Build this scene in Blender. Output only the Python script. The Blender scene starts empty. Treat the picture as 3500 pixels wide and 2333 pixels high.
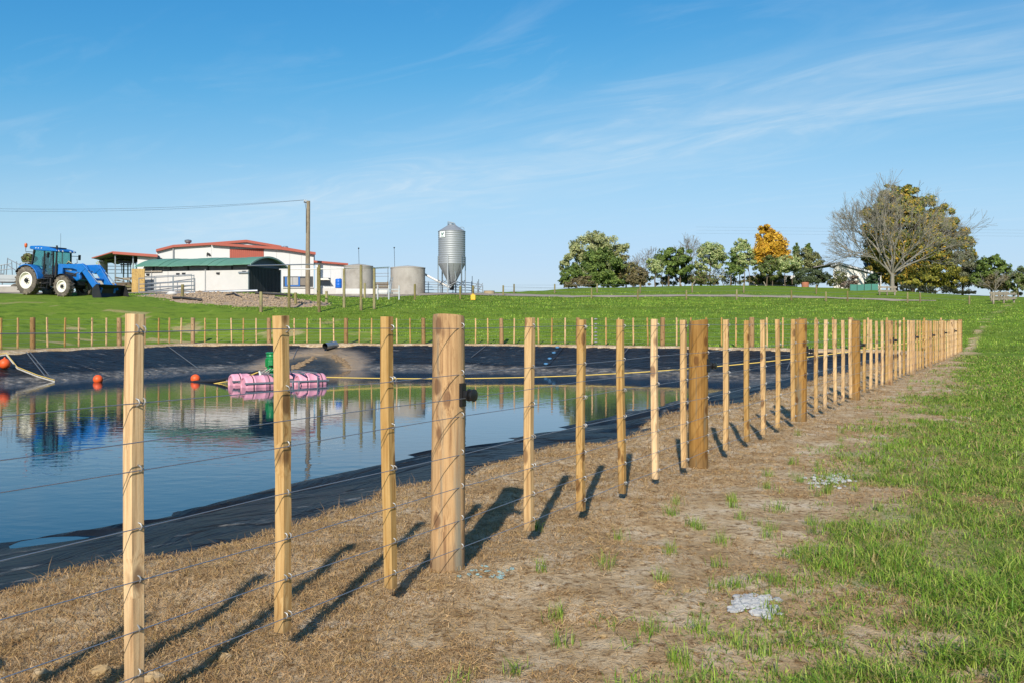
import bpy, math, random
import numpy as np
from mathutils import Vector, Matrix
R = math.radians
random.seed(7); RNG = np.random.default_rng(11)
scene = bpy.context.scene
COL = scene.collection

# ------------------------------------------------------------------ camera, sky, sun, exposure
EYE = 1.2
cam_d = bpy.data.cameras.new('camera'); cam = bpy.data.objects.new('camera', cam_d); COL.objects.link(cam)
cam.location = (0, 0, EYE); cam.rotation_euler = (R(90), 0, 0)
cam_d.sensor_width = 36; cam_d.lens = 36 * 3000 / 3500
cam_d.shift_y = -68 / 3500
cam_d.clip_start = 0.05; cam_d.clip_end = 6000
scene.camera = cam

SUN_EL = R(31.5); SUN_AZ = R(9.5)          # light travels towards +Y, turned 9.5 deg to +X
world = bpy.data.worlds.new('World'); scene.world = world; world.use_nodes = True
wn = world.node_tree; wn.nodes.clear()
def N(t, k, **kw):
    n = t.nodes.new(k)
    for a, b in kw.items(): setattr(n, a, b)
    return n
def L(t, a, b): t.links.new(a, b)
def math_n(t, op, a, b=None, clamp=False):
    n = N(t, 'ShaderNodeMath', operation=op, use_clamp=clamp)
    for i, v in enumerate((a, b)):
        if v is None: continue
        if isinstance(v, (int, float)): n.inputs[i].default_value = v
        else: L(t, v, n.inputs[i])
    return n.outputs[0]
def ramp_n(t, fac, stops):
    n = N(t, 'ShaderNodeValToRGB'); e = n.color_ramp.elements
    while len(e) < len(stops): e.new(0.5)
    for i, (p, c) in enumerate(stops):
        e[i].position = p; e[i].color = c if len(c) == 4 else (*c, 1)
    L(t, fac, n.inputs[0]); return n.outputs[0]
def mix_n(t, fac, a, b, blend='MIX'):
    n = N(t, 'ShaderNodeMix', data_type='RGBA', blend_type=blend)
    for s, v in (('Factor', fac), ('A', a), ('B', b)):
        idx = {'Factor': 0, 'A': 6, 'B': 7}[s]
        if isinstance(v, (int, float)): n.inputs[idx].default_value = v
        elif isinstance(v, tuple): n.inputs[idx].default_value = v if len(v) == 4 else (*v, 1)
        else: L(t, v, n.inputs[idx])
    return n.outputs[2]
def noise_n(t, vec, scale, detail=4, rough=.55, dist=0.0):
    n = N(t, 'ShaderNodeTexNoise'); n.inputs['Scale'].default_value = scale
    n.inputs['Detail'].default_value = detail; n.inputs['Roughness'].default_value = rough
    n.inputs['Distortion'].default_value = dist
    if vec is not None: L(t, vec, n.inputs['Vector'])
    return n.outputs['Fac']
def map_n(t, vec, scale=(1, 1, 1), rot=(0, 0, 0), loc=(0, 0, 0)):
    n = N(t, 'ShaderNodeMapping'); n.inputs['Scale'].default_value = scale
    n.inputs['Rotation'].default_value = rot; n.inputs['Location'].default_value = loc
    L(t, vec, n.inputs['Vector']); return n.outputs[0]

sky = N(wn, 'ShaderNodeTexSky', sky_type='NISHITA', sun_disc=False)
sky.sun_elevation = SUN_EL
sky.sun_rotation = math.pi + SUN_AZ        # sun stands behind the camera
sky.altitude = 20; sky.air_density = 1.0; sky.dust_density = 0.4; sky.ozone_density = 3.2
bg = N(wn, 'ShaderNodeBackground'); bg.inputs['Strength'].default_value = 0.1
out = N(wn, 'ShaderNodeOutputWorld'); L(wn, bg.outputs[0], out.inputs[0])
# cirrus: noise on a high flat layer (direction divided by its height)
tc = N(wn, 'ShaderNodeTexCoord'); sp = N(wn, 'ShaderNodeSeparateXYZ'); L(wn, tc.outputs['Generated'], sp.inputs[0])
zc = math_n(wn, 'MAXIMUM', sp.outputs[2], 0.02)
u = math_n(wn, 'DIVIDE', sp.outputs[0], zc); v = math_n(wn, 'DIVIDE', sp.outputs[1], zc)
cb = N(wn, 'ShaderNodeCombineXYZ'); L(wn, u, cb.inputs[0]); L(wn, v, cb.inputs[1])
def lin(a, b, c, d): return math_n(wn, 'ADD', math_n(wn, 'MULTIPLY', a, b), math_n(wn, 'MULTIPLY', c, d))
ca = lin(u, .636, v, -.771); cbb = lin(u, .771, v, .636)
st = N(wn, 'ShaderNodeCombineXYZ'); L(wn, math_n(wn, 'MULTIPLY', ca, .62), st.inputs[0]); L(wn, math_n(wn, 'MULTIPLY', cbb, 1.5), st.inputs[1])
n1 = noise_n(wn, st.outputs[0], 1.0, 9, .60, 2.0)
st2 = N(wn, 'ShaderNodeCombineXYZ'); L(wn, math_n(wn, 'MULTIPLY', ca, 1.0), st2.inputs[0]); L(wn, math_n(wn, 'MULTIPLY', cbb, 2.0), st2.inputs[1])
st2.inputs[2].default_value = 3.7
n2 = noise_n(wn, st2.outputs[0], .55, 5, .6, .3)
band = math_n(wn, 'SUBTRACT', cbb, 3.75)
band = math_n(wn, 'POWER', 2.718, math_n(wn, 'MULTIPLY', math_n(wn, 'MULTIPLY', band, band), -1.5))
base_c = math_n(wn, 'MULTIPLY', math_n(wn, 'SUBTRACT', n1, .50), 1.5, True)
base_c = math_n(wn, 'MULTIPLY', base_c, math_n(wn, 'MULTIPLY', math_n(wn, 'SUBTRACT', n2, .36), 2.6, True))
bandc = math_n(wn, 'MULTIPLY', math_n(wn, 'MULTIPLY', math_n(wn, 'SUBTRACT', n1, .28), 1.25, True), band)
cl = math_n(wn, 'ADD', math_n(wn, 'MULTIPLY', base_c, .8), math_n(wn, 'MULTIPLY', bandc, .7), True)
soft = math_n(wn, 'MULTIPLY', math_n(wn, 'MULTIPLY', math_n(wn, 'SUBTRACT', n2, .30), 1.6, True), band)
cl = math_n(wn, 'ADD', cl, math_n(wn, 'MULTIPLY', soft, .28), True)
low = math_n(wn, 'MULTIPLY', math_n(wn, 'SUBTRACT', sp.outputs[2], .02), 9.0, True)
cl = math_n(wn, 'MULTIPLY', math_n(wn, 'MULTIPLY', cl, .85), low, True)
sc40 = N(wn, 'ShaderNodeVectorMath', operation='SCALE'); sc40.inputs['Scale'].default_value = 1 / 40; L(wn, sky.outputs[0], sc40.inputs[0])
cv = N(wn, 'ShaderNodeRGBCurve'); L(wn, sc40.outputs[0], cv.inputs['Color']); mp_ = cv.mapping; mp_.use_clip = False
for ch, pts_ in ((0, [(.17, .072), (.257, .195), (.39, .400), (.64, .54), (.85, .63)]), (1, [(.30, .350), (.433, .512), (.612, .680), (.828, .740), (1.0, .79)]), (2, [(.30, .50), (.52, .716), (.686, .839), (.828, .93), (1.0, .98)])):
    c_ = mp_.curves[ch]
    for x_, y_ in pts_: c_.points.new(x_ / 4, y_ / 4)
    c_.points[len(c_.points) - 1].location = (1, .34)
mp_.update()
sc4 = N(wn, 'ShaderNodeVectorMath', operation='SCALE'); sc4.inputs['Scale'].default_value = 4 * 7.3; L(wn, cv.outputs[0], sc4.inputs[0])
skyc = mix_n(wn, cl, sc4.outputs[0], (5.6, 6.3, 6.75))
L(wn, skyc, bg.inputs[0])

sun_d = bpy.data.lights.new('sun', 'SUN'); sun_d.energy = 4.2; sun_d.angle = R(.53); sun_d.color = (1, .93, .82)
sun = bpy.data.objects.new('sun', sun_d); COL.objects.link(sun); sun.location = (-20, -60, 40)
ld = Vector((math.sin(SUN_AZ) * math.cos(SUN_EL), math.cos(SUN_AZ) * math.cos(SUN_EL), -math.sin(SUN_EL)))
sun.rotation_euler = ld.to_track_quat('-Z', 'Y').to_euler()
scene.view_settings.view_transform = 'Standard'; scene.view_settings.look = 'None'
scene.view_settings.exposure = 0.45; scene.view_settings.gamma = 1.0
scene.view_settings.use_curve_mapping = False
scene.render.engine = 'CYCLES'
scene.cycles.use_denoising = True; scene.cycles.max_bounces = 6; scene.cycles.diffuse_bounces = 3
scene.cycles.glossy_bounces = 4; scene.cycles.transparent_max_bounces = 12; scene.cycles.transmission_bounces = 6
scene.cycles.caustics_reflective = False; scene.cycles.caustics_refractive = False
scene.cycles.sample_clamp_indirect = 6

# ------------------------------------------------------------------ helpers
def at(x, y, D):                      # photo pixel + pixels-per-metre -> point
    return Vector(((x - 1750) / D, 3000 / D, EYE + (1098 - y) / D))
ORG = {}
def tag(o, label=None, cat=None, group=None, kind=None):
    for k, val in (('label', label), ('category', cat), ('group', group), ('kind', kind)):
        if val: o[k] = val
    return o
def thing(name, label, cat, loc, group=None, local=False, rot=(0, 0, 0)):
    o = bpy.data.objects.new(name, None); COL.objects.link(o); o.empty_display_size = .1
    o.location = loc; o.rotation_euler = rot
    ORG[o.name] = Vector((0, 0, 0)) if local else Vector(loc)
    return tag(o, label, cat, group)
def link(o, parent=None):
    COL.objects.link(o)
    if parent is not None:
        o.parent = parent; ORG[o.name] = ORG.get(parent.name, Vector((0, 0, 0)))
    return o
def mesh_np(name, V, F_sizes, F_idx, smooth=False):
    me = bpy.data.meshes.new(name); V = np.asarray(V, np.float32)
    me.vertices.add(len(V)); me.vertices.foreach_set('co', V.ravel())
    F_idx = np.asarray(F_idx, np.int32); F_sizes = np.asarray(F_sizes, np.int32)
    me.loops.add(len(F_idx)); me.loops.foreach_set('vertex_index', F_idx)
    me.polygons.add(len(F_sizes))
    st_ = np.zeros(len(F_sizes), np.int32); st_[1:] = np.cumsum(F_sizes)[:-1]
    me.polygons.foreach_set('loop_start', st_); me.polygons.foreach_set('loop_total', F_sizes)
    if smooth: me.polygons.foreach_set('use_smooth', np.ones(len(F_sizes), bool))
    me.update(calc_edges=True); return me
class MB:
    def __init__(s): s.v = []; s.f = []
    def add(s, vs, fs):
        k = len(s.v); s.v += [tuple(p) for p in vs]; s.f += [tuple(i + k for i in q) for q in fs]; return s
    def box(s, lo, hi):
        (a, b, c), (d, e, g) = lo, hi
        return s.add([(a,b,c),(d,b,c),(d,e,c),(a,e,c),(a,b,g),(d,b,g),(d,e,g),(a,e,g)],
                     [(3,2,1,0),(4,5,6,7),(0,1,5,4),(1,2,6,5),(2,3,7,6),(3,0,4,7)])
    def bar(s, p, q, w, h, up=(0, 0, 1)):            # box beam between two points
        p = Vector(p); q = Vector(q); d = (q - p).normalized(); upv = Vector(up)
        sd = d.cross(upv)
        if sd.length < 1e-4: sd = d.cross(Vector((1, 0, 0)))
        sd.normalize(); u_ = sd.cross(d)
        c = []
        for e in (p, q):
            for a, b in ((-1,-1),(1,-1),(1,1),(-1,1)): c.append(e + sd * (a * w / 2) + u_ * (b * h / 2))
        return s.add(c, [(3,2,1,0),(4,5,6,7),(0,1,5,4),(1,2,6,5),(2,3,7,6),(3,0,4,7)])
    def prism(s, poly, vec):
        n = len(poly); vec = Vector(vec); P = [Vector(p) for p in poly]
        nrm = Vector((0, 0, 0))
        for i in range(n): nrm += P[i].cross(P[(i + 1) % n])
        if nrm.dot(vec) > 0: P = P[::-1]
        Q = [p + vec for p in P]
        return s.add(P + Q, [tuple(range(n)), tuple(range(2 * n - 1, n - 1, -1))] +
                     [(i, i + n, (i + 1) % n + n, (i + 1) % n) for i in range(n)])
    def tube(s, pts, r, n=6, cap=True):
        pts = [Vector(p) for p in pts]; m = len(pts)
        rr = r if isinstance(r, (list, tuple)) else [r] * m
        t0 = (pts[1] - pts[0]).normalized()
        a = t0.cross(Vector((0, 0, 1)))
        if a.length < 1e-3: a = t0.cross(Vector((1, 0, 0)))
        a.normalize(); vs = []; fs = []
        for i in range(m):
            t = (pts[min(i + 1, m - 1)] - pts[max(i - 1, 0)]).normalized()
            a = (a - t * a.dot(t)).normalized(); b = t.cross(a)
            for k in range(n):
                an = 2 * math.pi * k / n
                vs.append(pts[i] + (a * math.cos(an) + b * math.sin(an)) * rr[i])
        for i in range(m - 1):
            for k in range(n):
                k2 = (k + 1) % n
                fs.append((i * n + k, i * n + k2, (i + 1) * n + k2, (i + 1) * n + k))
        if cap: fs += [tuple(range(n - 1, -1, -1)), tuple((m - 1) * n + k for k in range(n))]
        return s.add(vs, fs)
    def lathe(s, c, prof, n=24, axis='z', cap=True):
        c = Vector(c); vs = []; fs = []; m = len(prof)
        for r, h in prof:
            for k in range(n):
                an = 2 * math.pi * k / n; a, b = r * math.cos(an), r * math.sin(an)
                d = {'z': (a, b, h), 'y': (b, h, a), 'x': (h, a, b)}[axis]
                vs.append(c + Vector(d))
        for i in range(m - 1):
            for k in range(n):
                k2 = (k + 1) % n
                fs.append((i * n + k, i * n + k2, (i + 1) * n + k2, (i + 1) * n + k))
        if cap:
            if prof[0][0] > 1e-5: fs.append(tuple(range(n - 1, -1, -1)))
            if prof[-1][0] > 1e-5: fs.append(tuple((m - 1) * n + k for k in range(n)))
        return s.add(vs, fs)
    def sphere(s, c, r, n=14, m=8, sc=(1, 1, 1)):
        pr = [(max(r * math.sin(math.pi * i / m), 1e-4), -r * math.cos(math.pi * i / m)) for i in range(m + 1)]
        k = len(s.v); s.lathe((0, 0, 0), pr, n)
        for i in range(k, len(s.v)):
            p = s.v[i]; s.v[i] = (c[0] + p[0] * sc[0], c[1] + p[1] * sc[1], c[2] + p[2] * sc[2])
        return s
    def mesh(s, name, smooth=False, org=(0, 0, 0)):
        me = bpy.data.meshes.new(name); o = Vector(org)
        me.from_pydata([tuple(Vector(p) - o) for p in s.v], [], s.f); me.update()
        if smooth:
            me.polygons.foreach_set('use_smooth', np.ones(len(me.polygons), bool))
            try: me.set_sharp_from_angle(angle=R(smooth if smooth is not True else 40))
            except Exception: pass
        return me
    def build(s, name, mat, parent=None, smooth=False, bevel=0, loc=None):
        org = ORG.get(parent.name, (0, 0, 0)) if parent is not None else (loc if loc is not None else (0, 0, 0))
        me = s.mesh(name, smooth, org); me.materials.append(mat)
        o = bpy.data.objects.new(name, me); link(o, parent)
        if loc is not None and parent is None: o.location = loc
        if bevel:
            b = o.modifiers.new('bevel', 'BEVEL'); b.width = bevel; b.segments = 2; b.limit_method = 'ANGLE'; b.angle_limit = R(35)
        return o

# ------------------------------------------------------------------ noise on the numpy side
def _h(ix, iy, s):
    a = (ix.astype(np.int64) * 374761393 + iy.astype(np.int64) * 668265263 + s * 974634777) & 0xffffffff
    a = ((a ^ (a >> 13)) * 1274126177) & 0xffffffff
    return ((a ^ (a >> 16)) & 0xffff) / 65535.0
def vn(x, y, s=0):
    x = np.asarray(x, float); y = np.asarray(y, float)
    ix = np.floor(x); iy = np.floor(y); fx = x - ix; fy = y - iy
    fx = fx * fx * (3 - 2 * fx); fy = fy * fy * (3 - 2 * fy)
    return ((_h(ix, iy, s) * (1 - fx) + _h(ix + 1, iy, s) * fx) * (1 - fy) +
            (_h(ix, iy + 1, s) * (1 - fx) + _h(ix + 1, iy + 1, s) * fx) * fy)
def fbm(x, y, s=0, o=4):
    t = 0; a = 1; w = 0
    for k in range(o):
        t = t + a * vn(x * 2 ** k, y * 2 ** k, s + k * 17); w += a; a *= .5
    return t / w
def sst(a, b, x):
    t = np.clip((np.asarray(x, float) - a) / (b - a), 0, 1); return t * t * (3 - 2 * t)

# ------------------------------------------------------------------ materials
MATS = {}
def newmat(name):
    m = bpy.data.materials.new(name); m.use_nodes = True; t = m.node_tree
    b = t.nodes['Principled BSDF']; return m, t, b
def pm(name, col, rough=.6, metal=0, var=.18, scale=3.0, bump=0.0, bscale=40, spec=.4, stretch=(1, 1, 1), dirt=None, dirt_amt=.5, dscale=1.2, coat=0):
    if name in MATS: return MATS[name]
    m, t, b = newmat(name)
    tc = N(t, 'ShaderNodeTexCoord'); oi = N(t, 'ShaderNodeObjectInfo')
    vec = map_n(t, tc.outputs['Object'], stretch)
    n = noise_n(t, vec, scale, 6, .6)
    f = math_n(t, 'ADD', math_n(t, 'MULTIPLY', n, 2 * var), 1 - var)
    f = math_n(t, 'MULTIPLY', f, math_n(t, 'ADD', math_n(t, 'MULTIPLY', oi.outputs['Random'], var * .5), 1 - var * .25))
    c = mix_n(t, 1.0, (*col, 1), f, 'MULTIPLY')
    if dirt:
        d = noise_n(t, tc.outputs['Object'], dscale, 7, .65)
        d = math_n(t, 'MULTIPLY', math_n(t, 'SUBTRACT', d, .48), 6 * dirt_amt, True)
        c = mix_n(t, math_n(t, 'MULTIPLY', d, dirt_amt), c, (*dirt, 1))
    L(t, c, b.inputs['Base Color'])
    b.inputs['Roughness'].default_value = rough; b.inputs['Metallic'].default_value = metal
    b.inputs['Specular IOR Level'].default_value = spec
    if coat: b.inputs['Coat Weight'].default_value = coat
    if bump:
        bn = N(t, 'ShaderNodeBump'); bn.inputs['Strength'].default_value = bump; bn.inputs['Distance'].default_value = .02
        L(t, noise_n(t, vec, bscale, 5, .6), bn.inputs['Height']); L(t, bn.outputs[0], b.inputs['Normal'])
    MATS[name] = m; return m
def wood(name, c1, c2, dark, grey=0.0):
    m, t, b = newmat(name); tc = N(t, 'ShaderNodeTexCoord'); oi = N(t, 'ShaderNodeObjectInfo')
    off = N(t, 'ShaderNodeCombineXYZ'); L(t, math_n(t, 'MULTIPLY', oi.outputs['Random'], 37.), off.inputs[0]); L(t, math_n(t, 'MULTIPLY', oi.outputs['Random'], 91.), off.inputs[2])
    ad = N(t, 'ShaderNodeVectorMath', operation='ADD'); L(t, tc.outputs['Object'], ad.inputs[0]); L(t, off.outputs[0], ad.inputs[1]); p = ad.outputs[0]
    # knots
    vo = N(t, 'ShaderNodeTexVoronoi'); vo.inputs['Scale'].default_value = 1.0; L(t, map_n(t, p, (13, 13, 6.5)), vo.inputs['Vector'])
    kd = vo.outputs['Distance']
    sc_ = N(t, 'ShaderNodeSeparateColor'); L(t, vo.outputs['Color'], sc_.inputs[0])
    sel = math_n(t, 'GREATER_THAN', sc_.outputs[0], .62)
    knot = math_n(t, 'MULTIPLY', math_n(t, 'SUBTRACT', .33, kd), 9.0, True)
    knot = math_n(t, 'MULTIPLY', knot, sel)
    swirl = math_n(t, 'MULTIPLY', math_n(t, 'MULTIPLY', math_n(t, 'SUBTRACT', .6, kd), 1.6, True), sel)
    warp = N(t, 'ShaderNodeCombineXYZ'); L(t, math_n(t, 'MULTIPLY', swirl, .03), warp.inputs[0]); L(t, math_n(t, 'MULTIPLY', swirl, .03), warp.inputs[1])
    ad2 = N(t, 'ShaderNodeVectorMath', operation='ADD'); L(t, p, ad2.inputs[0]); L(t, warp.outputs[0], ad2.inputs[1])
    g1 = noise_n(t, map_n(t, ad2.outputs[0], (55, 55, 1.6)), 1.0, 5, .6)
    g2 = noise_n(t, map_n(t, ad2.outputs[0], (150, 150, 4)), 1.0, 4, .6)
    g = math_n(t, 'ADD', math_n(t, 'MULTIPLY', g1, .7), math_n(t, 'MULTIPLY', g2, .45))
    c = ramp_n(t, g, [(.42, dark), (.53, c2), (.64, c1)])
    bl = noise_n(t, map_n(t, p, (5, 5, 1.4)), 1.0, 5, .6)
    c = mix_n(t, math_n(t, 'MULTIPLY', math_n(t, 'SUBTRACT', bl, .47), 3.2, True), c, tuple(x * .66 for x in c2))
    foot = N(t, 'ShaderNodeSeparateXYZ'); L(t, tc.outputs['Object'], foot.inputs[0])
    fm = math_n(t, 'MULTIPLY', math_n(t, 'SUBTRACT', math_n(t, 'ADD', .05, math_n(t, 'MULTIPLY', bl, .22)), foot.outputs[2]), 9, True)
    c = mix_n(t, math_n(t, 'MULTIPLY', fm, .55), c, (.16, .11, .06))
    gr = noise_n(t, map_n(t, p, (16, 16, 1.2), loc=(3, 5, 1)), 1.0, 5, .6)
    c = mix_n(t, math_n(t, 'MULTIPLY', math_n(t, 'MULTIPLY', math_n(t, 'SUBTRACT', gr, .54), 6.0, True), grey), c, (.20, .19, .14))
    c = mix_n(t, math_n(t, 'MULTIPLY', knot, .75), c, (.13, .055, .02))
    tint = N(t, 'ShaderNodeHueSaturation'); L(t, c, tint.inputs['Color'])
    L(t, math_n(t, 'ADD', math_n(t, 'MULTIPLY', oi.outputs['Random'], .42), .72), tint.inputs['Value'])
    L(t, math_n(t, 'ADD', math_n(t, 'MULTIPLY', oi.outputs['Random'], -.25), 1.08), tint.inputs['Saturation'])
    L(t, tint.outputs[0], b.inputs['Base Color']); b.inputs['Roughness'].default_value = .72
    b.inputs['Specular IOR Level'].default_value = .25
    bn = N(t, 'ShaderNodeBump'); bn.inputs['Strength'].default_value = .55; bn.inputs['Distance'].default_value = .003
    rg = noise_n(t, map_n(t, p, (70, 70, 45), rot=(0, R(35), R(35))), 1.0, 3, .6)
    L(t, math_n(t, 'ADD', g, math_n(t, 'MULTIPLY', rg, .5)), bn.inputs['Height']); L(t, bn.outputs[0], b.inputs['Normal'])
    return m
M_batten = wood('pine_batten', (.62, .40, .165), (.50, .29, .10), (.31, .16, .048), .12)
M_post = wood('pine_post', (.47, .27, .095), (.36, .19, .06), (.18, .085, .027), .9)
M_farpost = wood('red_brown_post', (.40, .25, .12), (.32, .19, .08), (.2, .11, .045), .3)
M_oldpost = wood('lichen_post', (.30, .26, .10), (.22, .185, .075), (.13, .11, .05), .6)
M_pole = wood('weathered_pole', (.28, .22, .13), (.2, .15, .09), (.11, .085, .055), .6)
M_rail = wood('weathered_rail', (.34, .29, .22), (.26, .22, .165), (.16, .13, .1), .8)
M_ply = wood('yellow_plywood', (.52, .34, .10), (.42, .26, .07), (.26, .15, .04), .2)
M_wire = pm('galvanised_wire', (.33, .35, .37), .42, .75, .15, 8)
M_staple = pm('staple_steel', (.36, .36, .35), .5, .5, .1)
M_black = pm('black_plastic', (.012, .012, .013), .4, 0, .2)
M_galv = pm('galvanised_steel', (.36, .385, .40), .42, .75, .16, 1.6, stretch=(1, 1, .3), dirt=(.2, .2, .19), dirt_amt=.35)
M_silo = pm('silo_sheet', (.31, .33, .345), .58, .4, .16, 1.3, stretch=(1.5, 1.5, 3), dirt=(.28, .29, .29), dirt_amt=.5)
M_white = pm('white_sheet', (.58, .58, .57), .5, 0, .06, .6, dirt=(.62, .60, .55), dirt_amt=.25, dscale=.7)
M_cream = pm('cream_sheet', (.74, .71, .64), .55, 0, .06, .7, dirt=(.5, .46, .38), dirt_amt=.3)
M_whitecon = pm('white_concrete', (.56, .545, .52), .8, 0, .14, .9, bump=.3, dirt=(.42, .37, .30), dirt_amt=.45, dscale=.8)
M_con = pm('grey_concrete', (.36, .335, .295), .85, 0, .22, .9, bump=.4, stretch=(1.6, 1.6, .35), dirt=(.19, .165, .135), dirt_amt=.65, dscale=1.0)
M_red = pm('red_sheet', (.36, .085, .055), .5, 0, .1, .6)
M_green_roof = pm('green_sheet', (.11, .25, .17), .55, 0, .16, .9, stretch=(3, 1, 1), dirt=(.24, .34, .27), dirt_amt=.4)
M_dark = pm('dark_sheet', (.022, .028, .03), .6, 0, .35, 2, stretch=(4, 4, .4))
M_shade = pm('dark_opening', (.05, .055, .06), .7)
M_glass = pm('window_glass', (.05, .065, .08), .06, 0, .1, spec=.8)
M_bluepaint = pm('blue_frame', (.03, .14, .42), .4)
M_blue = pm('tractor_blue', (.004, .135, .46), .38, 0, .10, 4, coat=.35, dirt=(.13, .17, .24), dirt_amt=.4, dscale=5)
M_tyre = pm('tyre_rubber', (.10, .085, .07), .85, 0, .3, 6, bump=.3, dirt=(.26, .22, .165), dirt_amt=.85, dscale=3)
M_rim = pm('cream_rim', (.78, .75, .66), .45, 0, .06, dirt=(.45, .38, .26), dirt_amt=.35, dscale=4)
M_dkmetal = pm('dark_metal', (.03, .03, .032), .5, .3, .3)
M_bucket = pm('bucket_steel', (.022, .023, .026), .45, .3, .35, 3, dirt=(.09, .08, .07), dirt_amt=.35, dscale=3)
M_chrome = pm('cylinder_rod', (.72, .72, .70), .22, 1, .05)
M_amber = pm('amber_lens', (.55, .10, .015), .25, 0, .1)
M_pink = pm('pink_drum', (.74, .33, .42), .6, 0, .14, 2.5, dirt=(.42, .26, .22), dirt_amt=.5, dscale=3.5)
M_gpump = pm('green_pump', (.012, .22, .06), .35, 0, .25, 5, coat=.2, dirt=(.06, .12, .05), dirt_amt=.35, dscale=6)
M_orange = pm('orange_buoy', (.78, .105, .02), .5, 0, .12, 6, dirt=(.45, .09, .03), dirt_amt=.3, dscale=7)
M_bluedrum = pm('blue_drum', (.01, .13, .55), .4, 0, .1)
M_yellow = pm('yellow_plastic', (.78, .43, .035), .5, 0, .12)
M_rope = pm('yellow_rope', (.66, .47, .11), .8, 0, .2, 30)
M_hose = pm('dark_hose', (.018, .018, .022), .5)
M_greyhose = pm('grey_hose', (.42, .40, .36), .6)
M_pvc = pm('white_pipe', (.68, .67, .64), .45)
M_stone = pm('yellow_clod', (.34, .235, .115), .9, 0, .4, 14, bump=.6, dirt=(.5, .42, .32), dirt_amt=.6, dscale=12)
M_lime = pm('white_lime', (.42, .42, .41), .95, 0, .35, 18, bump=.8, bscale=60, dirt=(.36, .34, .31), dirt_amt=.5, dscale=14)
M_bark = pm('grey_bark', (.23, .21, .17), .9, 0, .3, 3, bump=.5, stretch=(4, 4, 1), dirt=(.16, .15, .11), dirt_amt=.4)
M_barkd = pm('brown_bark', (.12, .09, .06), .9, 0, .3, 3, bump=.4, stretch=(4, 4, 1))
M_roofgrey = pm('grey_tiles', (.20, .19, .18), .8, 0, .2, 3)
M_mesh = pm('green_shade_cloth', (.06, .20, .16), .8, 0, .25, 4)
def attr_mat(name, rough=.6, trans=.3, spec=.25):
    m, t, b = newmat(name); a = N(t, 'ShaderNodeAttribute'); a.attribute_name = 'col'
    L(t, a.outputs['Color'], b.inputs['Base Color']); b.inputs['Roughness'].default_value = rough
    b.inputs['Specular IOR Level'].default_value = spec
    if trans:
        tr = N(t, 'ShaderNodeBsdfTranslucent'); L(t, a.outputs['Color'], tr.inputs[0])
        mx = N(t, 'ShaderNodeMixShader'); mx.inputs[0].default_value = trans
        L(t, b.outputs[0], mx.inputs[1]); L(t, tr.outputs[0], mx.inputs[2])
        L(t, mx.outputs[0], t.nodes['Material Output'].inputs['Surface'])
    return m
M_leaf = attr_mat('leaves', .55, .25)
M_blade = attr_mat('grass_blades', .5, .35, .3)
M_dry = attr_mat('dry_straw', .8, .15, .1)

# ------------------------------------------------------------------ terrain
FD = np.array([.5125, .8588]); FN = np.array([.8588, -.5125]); F0 = np.array([-.265, 4.17])   # near fence: direction, camera-side normal, its first thick post
P1 = np.array([-15.6, 42.9]); P2 = np.array([-.5, 42.2]); P4 = F0 + FD * 33.0
PA = F0 - FD * 19.0; PB = np.array([-31., 6.])
POLY = [PA, P4, P2, P1, PB]
def edge_d(X, Y):
    ds = []
    for i in range(5):
        a = POLY[i]; b = POLY[(i + 1) % 5]; e = (b - a) / np.linalg.norm(b - a)
        ds.append((X - a[0]) * -e[1] + (Y - a[1]) * e[0])
    return ds                                   # N, R, M, L, closing : inside positive
def pond_d(X, Y):
    ds = edge_d(X, Y); k = 1.6
    m = np.minimum.reduce(ds)
    return m - np.log(sum(np.exp(-k * (d - m)) for d in ds)) / k
CP = []
for p in [(0,-10,0),(-20,-25,0),(20,-25,0),(40,-10,0),(60,10,.2),(0,0,0),(5,0,0),(12,0,0),(25,0,0),(5,8,0),(12,14,0),(14,22,0),(25,18,0),(45,25,.4),(21,28,.05),(30,32,.25),(17,31,0),
          (-20,-10,0),(-35,-10,.2),(-50,0,.6),(-60,-20,.5),(-38,6,.3),(-33,15,.4),
          (P1[0],P1[1],.12),(P2[0],P2[1],.12),(-8,43,.12),(6.6,38.6,.08),(P4[0],P4[1],-.02),(-19.3,34,.1),(-24.5,22,.08),(-31,6,.05),(-10,20,0),(0,30,0),(-10,35,.08),
          (-45,30,1.7),(-60,45,3.0),(-45,55,3.1),(-60,65,3.3),(-80,40,3.0),(60,45,1.5),(80,70,3.0),(-80,80,3.6),(-60,100,3.8),(75,110,4.0),(55,70,2.6)]: CP.append(p)
for x, y, D in [(988,1056,57),(1234,1062,58),(892,1062,60),(1400,1064,58),(215,1016,56),(91,1006,54.5),(345,1026,59),(0,1002,51),(600,1040,58),(1600,1066,58),(1900,1064,58),(2300,1068,60),(2700,1082,66),(3000,1095,70),(3400,1112,72),
                (480,1002,46),(850,1000,47),(960,1002,44),(600,1003,36),(1000,1006,36),(1050,1012,37),(1100,1014,40),(1387,1007,36),(1545,1005,36),(1755,1010,35),(1300,1025,45),(1600,1030,46),
                (1900,1014,34),(2300,1012,33),(2700,1014,33),(3000,1022,33),(3300,1034,36),(3500,1046,38),(2300,1035,45),(2800,1045,48),(3200,1062,50),
                (1950,986,28),(2200,981,27),(2500,975,26),(2900,987,27),(3040,992,29),(3250,1008,29),(3450,1016,31),(1800,1002,27),(1500,1003,29)]:
    p = at(x, y, D); CP.append((p.x, p.y, p.z))
CP = np.array(CP, float)
def _tps(a, b):
    r2 = ((a[:, None, 0] - b[None, :, 0]) ** 2 + (a[:, None, 1] - b[None, :, 1]) ** 2)
    return r2 * np.log(r2 + 1e-9) * .5
_n = len(CP); _A = np.zeros((_n + 3, _n + 3)); _A[:_n, :_n] = _tps(CP, CP) + np.eye(_n) * 2.0
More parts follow.
